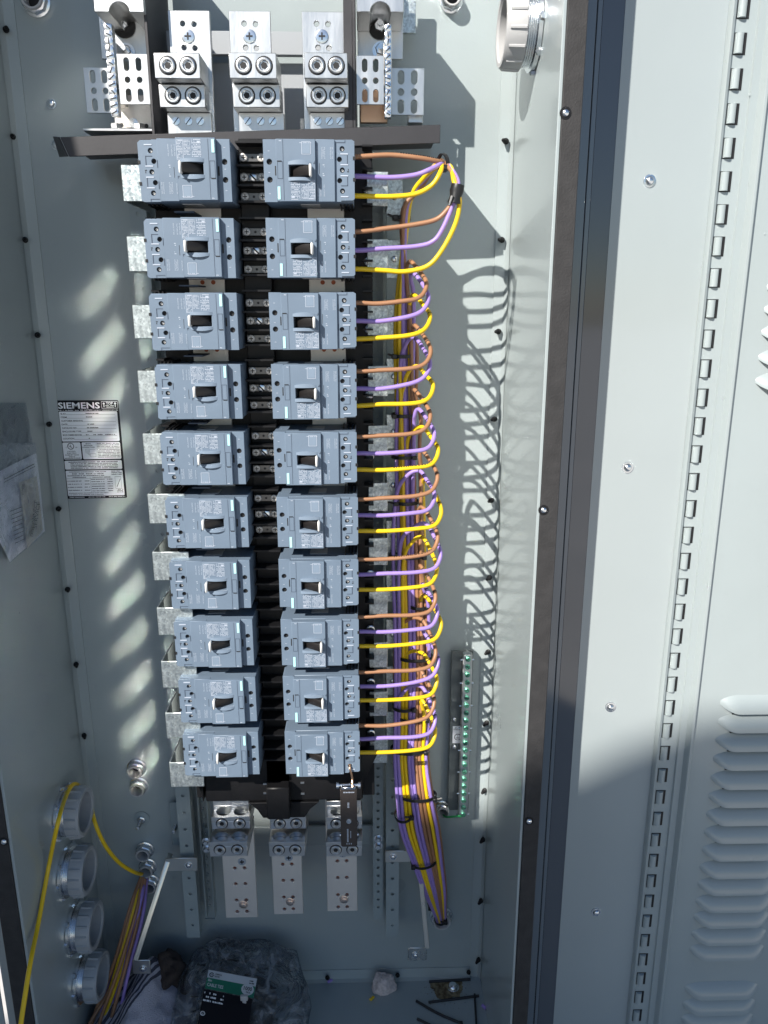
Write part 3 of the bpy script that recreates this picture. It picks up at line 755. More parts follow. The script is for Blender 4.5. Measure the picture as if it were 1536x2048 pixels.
# arched rims above and below the window
for (c0, c1, nm) in ((.325, .385, 1), (.578, .655, -1)):
    m = MB(); n = 10; pr = []
    zt, zb2 = bzv(c0), bzv(c1)
    f1 = []; f2 = []
    for i in range(n+1):
        s_ = i/n; x = bx(.47)+(bx(.725)-bx(.47))*s_; bul = math.sin(math.pi*s_)
        y = .0-.0035*bul**.6
        if nm > 0: f1.append((x, y, zt-.0004*bul)); f2.append((x, y, zb2+.0002))
        else: f1.append((x, y, zt-.0002)); f2.append((x, y, zb2+(1-bul)*(zt-zb2)*.35))
    vs = f1+f2+[(p[0], .0002, p[2]) for p in f1]+[(p[0], .0002, p[2]) for p in f2]; q = n+1
    fs = [(i, i+1, q+i+1, q+i) for i in range(n)]+[(2*q+i, 2*q+i+1, i+1, i) for i in range(n)]+[(q+i, q+i+1, 3*q+i+1, 3*q+i) for i in range(n)]
    m.add(vs, fs); m.build('toggle_rim', 'blue_lt', tt_)
m = MB(); m.add([(bx(.50), -.010, bzv(.555)), (bx(.50), -.010, bzv(.405)), (bx(.66), .004, bzv(.555)), (bx(.66), .004, bzv(.405)), (bx(.50), .011, bzv(.57)), (bx(.50), .011, bzv(.39)), (bx(.70), .011, bzv(.57)), (bx(.70), .011, bzv(.39))],
    [(0, 2, 3, 1), (0, 1, 5, 4), (2, 6, 7, 3), (0, 4, 6, 2), (1, 3, 7, 5)]); tg = m.build('toggle', 'toggle', bk, .0008)
m = MB().box(bx(.464), bx(.492), -.0120, -.0005, bzv(.582), bzv(.378)); m.build('toggle_tip', 'white', tg, .0015)
m = MB().box(bx(.815), bx(.845), -.0006, .0002, bzv(.235), bzv(.03)); m.build('status_tab', 'teal', tt_)
# grooves and print
m = MB()
for (a0, a1, c0, c1) in ((.385, .388, .45, .62),): m.box(bx(a0), bx(a1), .0046, .0050, bzv(c1), bzv(c0))
m.build('seam', 'black_hole', mt_)
m = MB()
for (a0, a1, c0, c1) in ((.775, .778, .02, .98), (.785, .84, .36, .366), (.785, .788, .36, .63), (.838, .841, .36, .63), (.785, .80, .626, .633)): m.box(bx(a0), bx(a1), -.0002, .0002, bzv(c1), bzv(c0))
for (a0, a1, c0, c1) in ((.432, .45, .60, .615), (.432, .438, .60, .64)): m.box(bx(a0), bx(a1), -.0002, .0002, bzv(c1), bzv(c0))
m.build('seam', 'blue_dk', tt_)
m = MB().box(bx(.795), bx(.842), -.0004, .0002, bzv(.645), bzv(.63)); m.box(bx(.859), bx(.875), .0086, .0090, bzv(.58), bzv(.43)); m.build('lock_slot', 'black_hole', tt_)
m = MB(); mp = lambda x, y: (x, -.0001, y)
rg = random.Random(3)
for (xx0, xx1, vv0, vv1, st) in ((.44, .50, .05, .32, .024), (.515, .585, .04, .27, .022), (.60, .70, .03, .30, .026)):
    v = vv1
    while v > vv0:
        scribble(m, bx(xx0), bx(xx1), bzv(v), BH*st*.6, mp, .78, rg); v -= st
for (x0_, x1_, v_) in ((.435, .505, .335), (.435, .505, .036)): m.box(bx(x0_), bx(x1_), -.0001, .0002, bzv(v_+.008), bzv(v_))
m.box(bx(.435), bx(.439), -.0001, .0002, bzv(.335), bzv(.036)); m.box(bx(.505), bx(.509), -.0001, .0002, bzv(.335), bzv(.036))
m.box(bx(.66), bx(.69), -.0001, .0002, bzv(.08), bzv(.06))
scribble(m, bx(.45), bx(.60), bzv(.93), .0009, mp, .7, rg); scribble(m, bx(.79), bx(.82), bzv(.96), .0012, mp, .9, rg)
for (x0_, x1_, v0_, v1_) in ((.475, .575, .745, .752), (.475, .575, .938, .945), (.475, .480, .745, .945), (.570, .575, .745, .945)): m.box(bx(x0_), bx(x1_), -.0001, .0002, bzv(v1_), bzv(v0_))
m.build('rating_print', 'print', tt_, smooth=False)
MB().box(bx(.484), bx(.566), -.00005, .0002, bzv(.930), bzv(.760)).build('plain_sticker', 'blue_lt', tt_, smooth=False)
m = MB(); mp = lambda x, y: (x, .0048, y)
for a in (.33, .37, .40):
    v = .10
    while v < .28: scribble(m, bx(a), bx(a+.012), bzv(v), .0006, mp, .9, rg); v += .016
for a, vv in ((.235, .70), (.255, .70), (.32, .70), (.335, .72), (.35, .70), (.40, .72)):
    v = vv
    while v < .88: scribble(m, bx(a), bx(a+.012), bzv(v), .0006, mp, .8, rg); v += .017
for v in (.43, .46, .57, .60): scribble(m, bx(.33), bx(.35), bzv(v), .0012, mp, .9, rg)
m.build('side_print', 'print', mt_, smooth=False)
m = MB(); mp = lambda x, y: (x, .0088, y)
for v in (.14, .48, .82): scribble(m, bx(.93), bx(.95), bzv(v), .0008, mp, 1, rg)
m.build('side_print', 'print', le, smooth=False)
XCL, XCR = -.2292, -.0690
for c_i, (xc_, rot) in enumerate(((XCL, None), (XCR, math.pi))):
    for i in range(10):
        loc = (xc_, 0, ROWZ[i])
        c = bk if (c_i == 0 and i == 0) else copy_thing(bk, loc, rot)
        c.location = (loc[0]+rnd.uniform(-.0006, .0006), rnd.uniform(-.0004, .0006), loc[2]+rnd.uniform(-.0005, .0005))
        c.rotation_euler = (0, (rot or 0)+rnd.uniform(-.004, .004), 0)
        s_ = ('left', 'right')[c_i]
        c['label'] = '%s blue-grey breaker in the %s column' % (ORD[i], s_) if i in (0, 9) else '%s blue-grey breaker from the top in the %s column' % (ORD[i], s_)
        if i == 9 and c_i == 1: c['label'] = 'bottom blue-grey breaker in the right column, hex key stuck in it'

# ------------------------------------------------------------------ black barrier shelf above the breakers
bar = thing('barrier_shelf', (-.14, .12, Z0+.2), 'slanting black barrier shelf above the top breakers', 'barrier')
yl = .085
A = atY(138, 313, yl); Bp = atY(880, 286, yl); At = atY(120, 274, yl); Bt = atY(881, 249, yl)
m = MB()
lip = [A, Bp, Bt, At]
m.add([*lip, *[p+Vector((0, .003, 0)) for p in lip]], [(0,1,2,3),(7,6,5,4),(0,4,5,1),(1,5,6,2),(2,6,7,3),(3,7,4,0)]); m.build('front_lip', 'barrier', bar, .0006)
m = MB(); ek = Vector((-.012, .10, 0))
tp = [At+Vector((0, .0031, -.003)), Bt+Vector((0, .0031, -.003)), Vector((Bt.x, .235, Bt.z-.003)), Vector((At.x-.01, .235, At.z-.003))]
m.add([*tp, *[Vector(p)+Vector((0, 0, .0028)) for p in tp]], [(0,1,2,3),(7,6,5,4),(0,4,5,1),(1,5,6,2),(2,6,7,3),(3,7,4,0)]); m.build('shelf', 'barrier', bar)
m = MB(); e = [At+Vector((-.0004, 0, 0)), A+Vector((-.0004, 0, 0)), atY(122, 314, yl+.05), atY(109, 273, yl+.05)]
e2 = [p+Vector((-.0025, .0005, 0)) for p in e]
m.add(e+e2, [(0, 1, 2, 3), (7, 6, 5, 4), (0, 4, 5, 1), (1, 5, 6, 2), (2, 6, 7, 3), (3, 7, 4, 0)]); m.build('end_cheek', 'barrier', bar)
for u, lx, nm in ((303, 0, 'left'), (706, 1, 'right')):
    p = atY(u, 200, .11); zb_ = At.z+(Bt.z-At.z)*((p.x-At.x)/(Bt.x-At.x))+.001
    MB().box(p.x, p.x+.004, .10, .235, zb_, Z0+.52).build('upright_barrier', 'barrier', bar, .0006)
    if lx: MB().box(p.x-.012, p.x, .10, .104, zb_, Z0+.52).build('upright_barrier', 'barrier', bar, .0006)

# ------------------------------------------------------------------ terminal lugs
def setscrew(parent, x, y, z, r, dark=True):
    m = MB(); m.lathe((x, y, z), (0, -1, 0), [(0, r*1.02), (.0022, r), (.0030, r*.90), (.0030, r*.68), (.0022, r*.58), (.0006, r*.54), (.0006, 0)], 18); s_ = m.build('set_screw', 'alu', parent)
    m = MB(); m.lathe((x, y, z), (0, -1, 0), [(.0007, r*.46), (.0009, r*.46), (.0009, 0)], 6); m.build('hex_socket', 'black_hole', s_)
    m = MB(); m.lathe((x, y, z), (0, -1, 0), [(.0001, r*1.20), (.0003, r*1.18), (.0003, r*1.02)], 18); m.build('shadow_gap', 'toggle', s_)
def bbox_px(u0, u1, v0, v1, y):
    a = atY(u0, (v0+v1)/2, y).x; b_ = atY(u1, (v0+v1)/2, y).x; um = (u0+u1)/2
    return a, b_, atY(um, v1, y).z, atY(um, v0, y).z
TL = [(((335,418),(347,426)), (308,400), (318,410), 'left', (376,73)), (((457,540),(470,562)), (458,553), (465,560), 'middle', (499,73)), (((603,687),(608,700)), (608,695), (612,697), 'right', (644,73))]
YT = .125
for (bars, bu, bw, nm, sc) in TL:
    x0 = atY(bars[0][0], 20, YT).x; x1 = atY(bars[0][1], 20, YT).x; zt = atY(400, 21, YT).z
    xm0 = min(x0, atY(bars[1][0], 240, YT).x); zb_ = Z0+.16
    t = thing('line_terminal', ((x0+x1)/2, YT, zb_), 'tin-plated %s line terminal with two stacked lug blocks above the barrier' % nm, 'terminal', 'three line terminals at the top')
    w = x1-x0; h = zt-zb_
    hs = []
    for u, v in ((sc[0]-11, 47), (sc[0]+12, 48), (sc[0]-8, 95), (sc[0]+14, 96)):
        p = atY(u, v, YT); hs.append(circ(p.x-x0, p.z-zb_, .0036, 10))
    m = MB(); m.plate(rect(0, w, 0, h), hs, .006, FRONT(x0, YT, zb_)); m.build('bar', 'alu', t, .0007)
    p = atY(*sc, YT); m = MB(); m.lathe(p, (0, -1, 0), [(0, .0092), (.0012, .0085), (.0016, .006), (.0016, 0)], 20); s_ = m.build('bar_screw', 'zinc', t)
    m = MB(); cross(m, (p.x, p.z), .0045, YT-.0018); m.build('cross_slot', 'black_hole', s_)
    # upper block overhangs the lower one
    y1 = .062; a0, a1, c0, c1 = bbox_px(bu[0], bu[1], 105, 157, y1)
    blk = MB().box(a0, a1, y1, YT-.0002, c0, c1).build('upper_block', 'alu', t, .0009)
    for s2 in (.30, .74): setscrew(blk, a0+(a1-a0)*s2, y1, (c0+c1)/2, .0098)
    m = MB()
    for s2 in (.30, .74): m.lathe((a0+(a1-a0)*s2, (y1+YT)/2, c0), (0, 0, -1), [(-.012, 0), (-.012, .0115), (.0004, .0115), (.0004, .0128)], 18)
    m.build('wire_port', 'black_hole', blk)
    y2 = .085; d0, d1, e0, e1 = bbox_px(bw[0], bw[1], 164, 215, y2)
    blk = MB().box(d0, d1, y2, YT-.0002, e0, min(e1, c0-.001)).build('lower_block', 'alu', t, .0009)
    for s2 in (.30, .74): setscrew(blk, d0+(d1-d0)*s2, y2, (e0+e1)/2-.001, .0096)
    y3 = .112
    ft = MB().box(d0+.003, d1+.002, y3, YT-.0002, zb_, e0-.0005).build('lug_foot', 'alu', t, .0006)
    m = MB(); zz = e0-.011
    for s2 in (.24, .52, .78): m.lathe((d0+(d1-d0)*s2, y3, zz), (0, -1, 0), [(0, .006), (.001, .0055), (.0012, 0)], 14)
    s_ = m.build('foot_screw', 'zinc', ft)
    m = MB()
    for s2 in (.24, .52, .78):
        x = d0+(d1-d0)*s2; m.add([(x-.004, y3-.0014, zz-.004), (x-.0032, y3-.0014, zz-.0046), (x+.004, y3-.0014, zz+.004), (x+.0032, y3-.0014, zz+.0046)], [(0, 1, 2, 3)])
    m.build('screw_slot', 'black_hole', ft)
# support bar behind the line terminals
a0, a1, c0, c1 = bbox_px(416, 612, 62, 110, .19)
t = thing('support_bar', (a0, .2, c0), 'grey support bar behind the three line terminals', 'support bar')
MB().box(a0-.06, a1+.06, .19, .2, c0, c1).build('bar', 'pvc', t, .001)
MB().box(a0-.05, a1+.05, .213, .217, Z0+.17, c0-.004).build('back_plate', 'pvc', t, .001)  # added panel standing in for back wall shaded by the bar
p = atY(604, 195, .16); MB().box(p.x-.0025, p.x+.0025, .15, .212, Z0+.2, Z0+.265).build('edge_strip', 'white', t)

# neutral / ground assemblies left and right at the top
def slotted(u0, u1, v0, v1, y, matn, nm, parent, flange=True):
    a0, a1, c0, c1 = bbox_px(u0, u1, v0, v1, y); w, h = a1-a0, c1-c0; hs = []
    for fx in (.30, .70):
        hs += [slot(w*fx, h*.80, w*.095, h*.075), circ(w*fx, h*.49, w*.10, 12), slot(w*fx, h*.18, w*.095, h*.075)]
    m = MB(); m.plate(rect(0, w, 0, h), hs, .0035, FRONT(a0, y, c0)); q = m.build(nm, matn, parent, .0004)
    return q, (a0, a1, c0, c1)
def neutral(side, main, block, bolts, strip, pl1, pl2, label):
    yb = .165
    a0, a1, c0, c1 = bbox_px(*main, yb)
    t = thing('neutral_terminal', ((a0+a1)/2, yb, c0), label, 'terminal', 'neutral terminals either side at the top')
    MB().box(a0, a1, yb, yb+.006, c0, c1).build('plate', 'alu', t, .0006)
    # top block, notched for the bolt
    d0, d1, e0, e1 = bbox_px(*block, .09); mid = (d0+d1)/2; r = .0135
    notch = [(mid+r*math.cos(q), e0+r*.9*math.sin(q)) for q in [math.pi*i/10 for i in range(11)]]
    out = [(d0, e0)]+[(x, z) for x, z in reversed(notch)]+[(d1, e0), (d1, e1+.03), (d0, e1+.03)]
    m = MB(); m.plate(out, [], yb-.0905, FRONT(0, .09, 0)); blk = m.build('lug_block', 'alu', t, .0008)
    for fx in (.28, .78): setscrew(blk, d0+(d1-d0)*fx, .09, e1-.004, .0105)
    for (u, v, big) in bolts:
        p = atY(u, v, yb-.02); c = Vector((p.x, yb-.0005, p.z)); ax = (0, -1, 0)
        m = MB(); m.lathe(c, ax, [(0, .016 if big else .012), (.002, .016 if big else .012), (.002, .006)], 20); s_ = m.build('bolt_washer', 'black' if big else 'zinc', t)
        m = MB(); hexhead(m, c+Vector((0, -.002, 0)), ax, .0082, .008); m.cyl(c+Vector((0, -.01, 0)), c+Vector((0, -.022, 0)), .0042, .004, 12); m.build('bolt', 'zinc', s_)
    # narrow terminal strip with many screws
    ysr = .105
    f0, f1, g0, g1 = bbox_px(*strip, ysr)
    st = MB().box(f0, f1, ysr, ysr+.012, g0, g1).build('terminal_strip', 'zinc', t, .0006)
    n = 13; xm = (f0+f1)/2; r = (f1-f0)*.47
    for i in range(n):
        z = g0+(g1-g0)*(i+.5)/n
        m = MB(); m.lathe((xm, ysr, z), (0, -1, 0), [(0, r), (.0010, r), (.0013, r*.85), (.0013, 0)], 12); s_ = m.build('strip_screw', 'zinc', st)
    m = MB()
    for i in range(n):
        z = g0+(g1-g0)*(i+.5)/n; q = rnd.uniform(0, 3); dx, dz = math.cos(q)*r*.8, math.sin(q)*r*.8
        m.add([(xm-dx-dz*.2, ysr-.0015, z-dz+dx*.2), (xm+dx-dz*.2, ysr-.0015, z+dz+dx*.2), (xm+dx+dz*.2, ysr-.0015, z+dz-dx*.2), (xm-dx+dz*.2, ysr-.0015, z-dz-dx*.2)], [(0, 1, 2, 3)])
    m.build('strip_slot', 'black_hole', st)
    MB().box(f0-.001, f1+.001, ysr+.0122, yb-.0002, g0+.02, g1-.02).build('strip_stand', 'alu_dull', t)
    slotted(*pl1, .10, 'alu', 'slotted_plate', t)
    slotted(*pl2, .15, 'alu', 'slotted_plate', t)
    return t
nl = neutral('left', (200, 299, 28, 118), (186, 286, -40, 24), ((240, 42, 1), (246, 96, 0)), (214, 231, 47, 232), (237, 297, 108, 208), (170, 228, 135, 226),
    'left neutral terminal with slotted plates and screw strip, partly in shade')
nr = neutral('right', (715, 806, 24, 118), (713, 808, -40, 24), ((760, 45, 1), (762, 93, 0)), (769, 783, 48, 235), (713, 768, 111, 209), (782, 848, 136, 230),
    'right sunlit neutral terminal with slotted plates and copper bar')
a0, a1, c0, c1 = bbox_px(720, 775, 205, 246, .15); MB().box(a0, a1, .15, .156, c0, c1+.02).build('copper_bar', 'copper', nr, .001)
a0, a1, c0, c1 = bbox_px(816, 846, 228, 246, .16); MB().box(a0, a1, .16, .18, c0, c1).build('clip', 'alu', nr, .001)
a0, a1, c0, c1 = bbox_px(797, 832, -40, 66, .2); MB().box(a0, a1, .20, .206, c0, c1).build('rear_plate', 'galv', nr, .0006)
a0, a1, c0, c1 = bbox_px(228, 308, 205, 256, .15); lp_ = MB().box(a0, a1, .15, .156, c0, c1+.01).build('foot_bar', 'alu_dull', nl, .001)
for u, v in ((243, 250), (293, 252)):
    p = atY(u, v, .15); m = MB(); m.lathe(p, (0, -1, 0), [(0, .003), (.0003, .003), (.0003, 0)], 12); m.build('foot_hole', 'black_hole', nl)
p = atY(267, 246, .15); m = MB(); m.lathe(p, (0, -1, 0), [(0, .007), (.001, .0065), (.0012, 0)], 16); m.build('foot_screw', 'zinc', nl)
# thin bright plate lying on the barrier with two bolt heads
a = atY(166, 262, .11); b_ = atY(312, 258, .11)
t = thing('busbar_tongue', ((a.x+b_.x)/2, .13, a.z), 'thin bright metal tongue lying on the left end of the barrier', 'metal plate')
zt_ = Vector(((a.x+b_.x)/2, 0, a.z+.002))
MB().box(a.x, b_.x, .11, .17, zt_.z-.002, zt_.z+.002).build('plate', 'alu', t, .0008)
for u in (229, 275):
    p = atY(u, 250, .12); m = MB(); m.lathe((p.x, .13, zt_.z+.002), (0, 0, 1), [(0, .0085), (.009, .0085), (.0098, .007), (.0098, 0)], 6); m.build('bolt_head', 'alu', t)

# lower load terminals: stepped lugs and long bars
LT = [((452, 516), (1720, 1835), (419, 495), (423, 500), (427, 498), 'left'), ((548, 607), (1712, 1830), (538, 610), (540, 612), (541, 612), 'middle'), ((655, 715), (1705, 1826), (652, 724), (654, 724), (653, 722), 'right')]
YLB = .122
for (bu, bv, s3, s2_, s1, nm) in LT:
    x0 = atY(bu[0], bv[1], YLB).x; x1 = atY(bu[1], bv[1], YLB).x; zb_ = atY(500, (bv[1]), YLB).z; zt = Z0-.72
    t = thing('load_terminal', ((x0+x1)/2, YLB, zb_), {'left': 'left load terminal with stepped lug on a long drilled bar', 'middle': 'middle load terminal with stepped lug below the black tail block', 'right': 'right load terminal with stepped lug, partly behind the hex key tool'}[nm], 'terminal', 'three load terminals at the bottom')
    w = x1-x0; hs = []
    for f in (.12, .42, .73, .95):
        v = bv[0]+10+(bv[1]-bv[0]-10)*f-6
        z = atY((bu[0]+bu[1])/2, v, YLB).z
        for fx in (.36, .66): hs.append(circ(w*fx, z-zb_, .0036, 10))
    m = MB(); m.plate(rect(0, w, 0, zt-zb_), hs, .006, FRONT(x0, YLB, zb_)); bar_ = m.build('bar', 'alu_dull', t, .0008)
    m = MB(); m.plate([(p[0], p[1]) for p in rect(.004, w-.004, .004, zt-zb_-.1)], [], .001, FRONT(x0, YLB+.0062, zb_)); m.build('bar_backing', 'copper_hole', bar_)
    p = atY((bu[0]+bu[1])/2, bv[0]+3, YLB); m = MB(); m.lathe(p, (0, -1, 0), [(0, .0078), (.001, .0072), (.0014, 0)], 18); s_ = m.build('bar_screw', 'zinc', t)
    m = MB(); cross(m, (p.x, p.z), .004, YLB-.0016); m.build('cross_slot', 'black_hole', s_)
    p = atY((bu[0]+bu[1])/2+3, bv[0]+(bv[1]-bv[0])*.77, YLB); m = MB(); m.lathe(p, (0, -1, 0), [(0, .0082), (.0015, .0082), (.002, .007), (.002, .005), (.004, .005), (.0045, .004), (.0045, 0)], 16); m.build('copper_stud', 'stud_metal', t)
    zprev = None
    # each step: (px box of the front face, depth of that face)
    for kk, (uu, v0, v1, y) in enumerate(((s1, 1612, 1628, .082), (s2_, 1634, 1658, .064), (s3, 1684, 1713, .040))):
        a0, a1, c0, c1 = bbox_px(uu[0], uu[1], v0, v1, y)
        if kk == 0: c1 += .01
        ymax = YLB-.0003
        zlo = c0
        blk = MB().box(a0, a1, y+.0, ymax, c0, c1-.009).build('lug_step', 'alu', t, .0008)
        mx = (a0+a1)/2; hr = (a1-a0)*.19
        yb0, yb1 = y, min(y+.030, ymax-.001)
        m = MB(); m.plate(rect(a0, a1, 0, yb1-yb0), [circ(a0+(a1-a0)*.28, (yb1-yb0)*.5, hr, 14, (yb1-yb0)*.36), circ(a0+(a1-a0)*.74, (yb1-yb0)*.5, hr, 14, (yb1-yb0)*.36)], .0088, ((0, yb0, c1), (1, 0, 0), (0, 1, 0), (0, 0, -1)))
        m.build('port_plate', 'alu', blk, .0004)
        if kk:
            for fx in (.27, .73): setscrew(blk, a0+(a1-a0)*fx, y, (c0+c1)/2-.001, .0088)

# ------------------------------------------------------------------ wires from the right-hand breakers
WR = .0033
slots = sorted([(c, l) for l in range(3) for c in range(10)], key=lambda q: abs(q[0]+(.5 if q[1] == 1 else 0)-4.3)*1.0+((q[0]*7+q[1]*5) % 3)*1.1)
WV = [(640, 810), (900, 816), (1100, 821), (1300, 825), (1450, 823), (1520, 821), (1600, 829), (1660, 838), (1720, 853), (1780, 868), (1830, 880), (1850, 884)]
WS = {640: 7.2, 900: 7.6, 1100: 7.8, 1300: 7.4, 1450: 7.2, 1520: 7.0, 1600: 7.4, 1660: 8.0, 1720: 6.4, 1780: 4.6, 1830: 2.2, 1850: 1.6}
WY = {640: .138, 900: .138, 1100: .138, 1300: .138, 1450: .138, 1520: .138, 1600: .138, 1660: .145, 1720: .158, 1780: .175, 1830: .215, 1850: .25}
WN = {'brown': 'w_brown', 'purple': 'w_purple', 'yellow': 'w_yellow'}
def bundle_pts(cl, vstart, jit):
    c, l = cl; out = []
    for v, uc in WV:
        if v < vstart: continue
        sp = WS[v]; ly = WY[v]+l*.0085*min(1, sp/6)
        u = uc+(c-4.5+(.5 if l == 1 else 0))*sp+(rnd.uniform(-1, 1)*jit if v < 1700 else 0)
        out.append(atY(u, v, ly))
    return out
sh = random.Random(11)
for q in range(0, 30, 3):
    tr = sorted(slots[q:q+3], key=lambda w: w[1]+sh.uniform(0, .6))
    slots[q:q+3] = [tr[1], tr[0], tr[2]] if (q//3) % 3 else [tr[2], tr[1], tr[0]]
wire_i = 0
rx0 = XCR+BW/2-.004
EXT = {2: (852, 856, 862), 3: (858, 860, 866), 4: (858, 868, 874), 5: (874, 869, 881), 6: (875, 878, 872), 7: (869, 875, 879), 8: (872, 877, 874), 9: (869, 872, 869)}
marker_src = None
for i in range(10):
    for j, nm in enumerate(('brown', 'purple', 'yellow')):
        z = ROWZ[i]+(.0247, 0, -.0247)[j]
        yw = .046
        cl = slots[wire_i]; wire_i += 1
        P = [Vector((rx0-.01, yw, z)), Vector((rx0+.012, yw, z))]
        marks = None
        if i == 0:
            mid = {'brown': [(780, 310), (840, 316)], 'purple': [(780, 355), (830, 350), (862, 338)], 'yellow': [(780, 393), (830, 388), (862, 372), (878, 350)]}[nm]
            P += [atY(u, v, yw) for u, v in mid]
            P += [atY(882+j, 324+j*3, .06), atY(878-j*3, 322+j*4, .085), atY(858-j*5, 345+j*5, .105), atY(832-j*3, 385, .118), atY(806+j*5, 437, .125+.004*j)]
        elif i == 1:
            mid = {'brown': [(770, 457), (830, 449), (872, 439), (894, 420), (907, 400)], 'purple': [(770, 497), (830, 493), (864, 484), (884, 460), (908, 405)], 'yellow': [(770, 541), (810, 543), (855, 532), (884, 500), (910, 450), (919, 410)]}[nm]
            P += [atY(u, v, yw-.002*q) for q, (u, v) in enumerate(mid)]
            P += [atY(910+j*3, 386, .035), atY(914+j*1.5-(j == 2)*9, 362, .04), atY(898+j*2, 335, .055), atY(886, 326+j*2, .075), atY(868-j*4, 336+j*4, .1), atY(840-j*5, 380, .118), atY(803+j*6, 437, .132)]
        else:
            ue = EXT[i][j]+rnd.uniform(-3, 3); xe_ = atY(ue, ROWV[i], .06).x
            rise = rnd.uniform(.006, .016); L = xe_-rx0; hup = rnd.uniform(.044, .058)
            xb_ = atY(815+(cl[0]-4.5)*7.0, ROWV[i], .136).x
            P += [Vector((rx0+L*.35, yw, z+rnd.uniform(-.001, .002))), Vector((rx0+L*.68, yw, z+rise*.35)), Vector((xe_-.014, yw+.004, z+rise*.8)),
                  Vector((xe_-.003, yw+.012, z+rise+.008)), Vector((xe_, yw+.022, z+rise+.022)), Vector((xe_-.008, yw+.045, z+rise+hup*.72)),
                  Vector((xe_-.020, yw+.065, z+rise+hup)), Vector(((xe_-.020)*.55+xb_*.45, .118+cl[1]*.008, z+rise+hup*.80)), Vector((xb_+.007, .130+cl[1]*.0085, z+rise+hup*.05))]
            marks = True
        last = P[-1]
        # join the bundle below
        for q in bundle_pts(cl, 640, .7):
            if q.z < last.z-.03: P.append(q)
        path = spline(P, 6)
        w = MB().tube(path, WR, 8)
        start = Vector(path[0])
        lab = ('%s wire from the %s right-hand breaker' % (nm, ORD[i])) if i in (0, 9) else ('%s wire from the %s right-hand breaker from the top' % (nm, ORD[i]))
        o = w.build('wire', WN[nm], loc=start, sharp=80)
        tag(o, lab, 'wire', 'wires from the right-hand breakers')
        if marks:   # dark printed number bands on the bend
            k0 = 6*6+rnd.randrange(0, 4)
            for kk in range(rnd.choice((3, 4, 4, 5))):
                q = k0+kk*3
                a_, b2 = path[q], path[q+1]; d = (b2-a_).normalized()
                m = MB().cyl(a_-d*.001, a_+d*.001, WR*1.04, None, 10, False, False); m.build('number_band', 'ink', o, loc=start)
        # printed text along the straight run
        if (i, nm) in ((0, 'brown'), (4, 'yellow'), (6, 'brown')):
            m = MB()
            for q in range(14, 26):
                a_ = path[q]; d = (path[q+1]-a_).normalized(); up = Vector((0, -.6, .8)); s2 = a_+up*WR*1.01
                for kk in range(2):
                    e = s2+d*(kk*.0035); m.quad(e, e+d*.0018, e+d*.0018+Vector((0, -.0002, .0011)), e+Vector((0, -.0002, .0011)))
            m.build('wire_print', 'ink', o, loc=start)
# cable ties round the bundle
def tie_ring(name, c, ax, rx, ry, label, w=.0055, tail=None, head=True, group='black cable ties holding the right-hand bundle'):
    c = Vector(c); ax = Vector(ax).normalized(); ex = Vector((0, 1, 0)).cross(ax).normalized(); ey = ax.cross(ex)
    t = thing(name, c, label, 'cable tie', group)
    m = MB(); n = 28; vs = []
    for k in range(n):
        q = 2*math.pi*k/n; d = ex*math.cos(q)*rx+ey*math.sin(q)*ry; d2 = ex*math.cos(q)*(rx+.0014)+ey*math.sin(q)*(ry+.0014)
        vs += [c+d-ax*w/2, c+d+ax*w/2, c+d2+ax*w/2, c+d2-ax*w/2]
    fs = []
    for k in range(n):
        k2 = (k+1) % n
        for j in range(4): fs.append((k*4+j, k2*4+j, k2*4+(j+1) % 4, k*4+(j+1) % 4))
    m.add(vs, fs); m.build('band', 'tie', t)
    if head:
        sgn = 1 if (tail is None or tail > 0) else -1
        h = c+ex*sgn*(rx-.003)-Vector((0, ry*.6+.004, 0))
        m = MB().box(h.x-.004, h.x+.004, h.y-.004, h.y+.004, h.z-.0035, h.z+.0035); m.build('locking_head', 'tie', t, .001)
        if tail is not None:
            m = MB(); e = h+Vector((sgn*abs(tail), -.002, .004)); m.cyl(h, e, .0022, .0016, 6); m.build('tail', 'tie', t)
TIES = [(803, 437, 17, -.012), (803, 712, 19, -.010), (806, 830, 22, .0), (808, 912, 24, None), (812, 1003, 24, -.016), (815, 1110, 36, None), (838, 1210, 20, .008), (830, 1313, 34, .01), (808, 1412, 22, None), (826, 1433, 30, .005),
        (818, 1497, 36, .006), (836, 1590, 36, .012), (808, 1628, 18, -.012), (848, 1720, 26, None), (872, 1806, 16, None), (881, 1838, 12, -.01)]
TL_ = ['at the very top where the first wires enter', 'next to the third breaker', 'just under the fourth breaker wires', 'half hidden beside the fifth breaker', 'with a long tail beside the sixth breaker', 'with a dark curved band beside the seventh breaker',
       'on the right edge beside the eighth breaker', 'below the eighth breaker wires', 'on the left strands beside the ninth breaker', 'on the right strands beside the ninth breaker', 'beside the bottom breaker wires', 'under the lowest loop, where strands fan apart',
       'on the yellow strands left of the fan', 'beside the bent strap', 'close above the exit connector', 'right at the exit connector']
for (u, v, hw, tail), lb in zip(TIES, TL_):
    yy = WY[min(WY, key=lambda q: abs(q-v))]
    c = atY(u, v, yy+.008); rx = atY(u+hw, v, yy+.008).x-c.x
    ax = (atY(868, 1780, .175)-atY(829, 1600, .125)) if v > 1610 else Vector((0, 0, 1))
    tie_ring('cable_tie', c, ax, rx, .018 if v < 1750 else .012, 'black cable tie on the right bundle, '+lb, tail=tail)
c = atY(912, 388, .036); t = thing('tape_wrap', c, 'black tape wrapped round three wires near the right tip of the barrier', 'tape', None)
m = MB(); axd = (atY(908, 402, .036)-atY(914, 374, .036)).normalized()
m.tube([c-axd*.012, c-axd*.004, c+axd*.004, c+axd*.012], lambda q: .0088+.0012*math.sin(q*7), 14); m.build('wrap', 'tie', t)
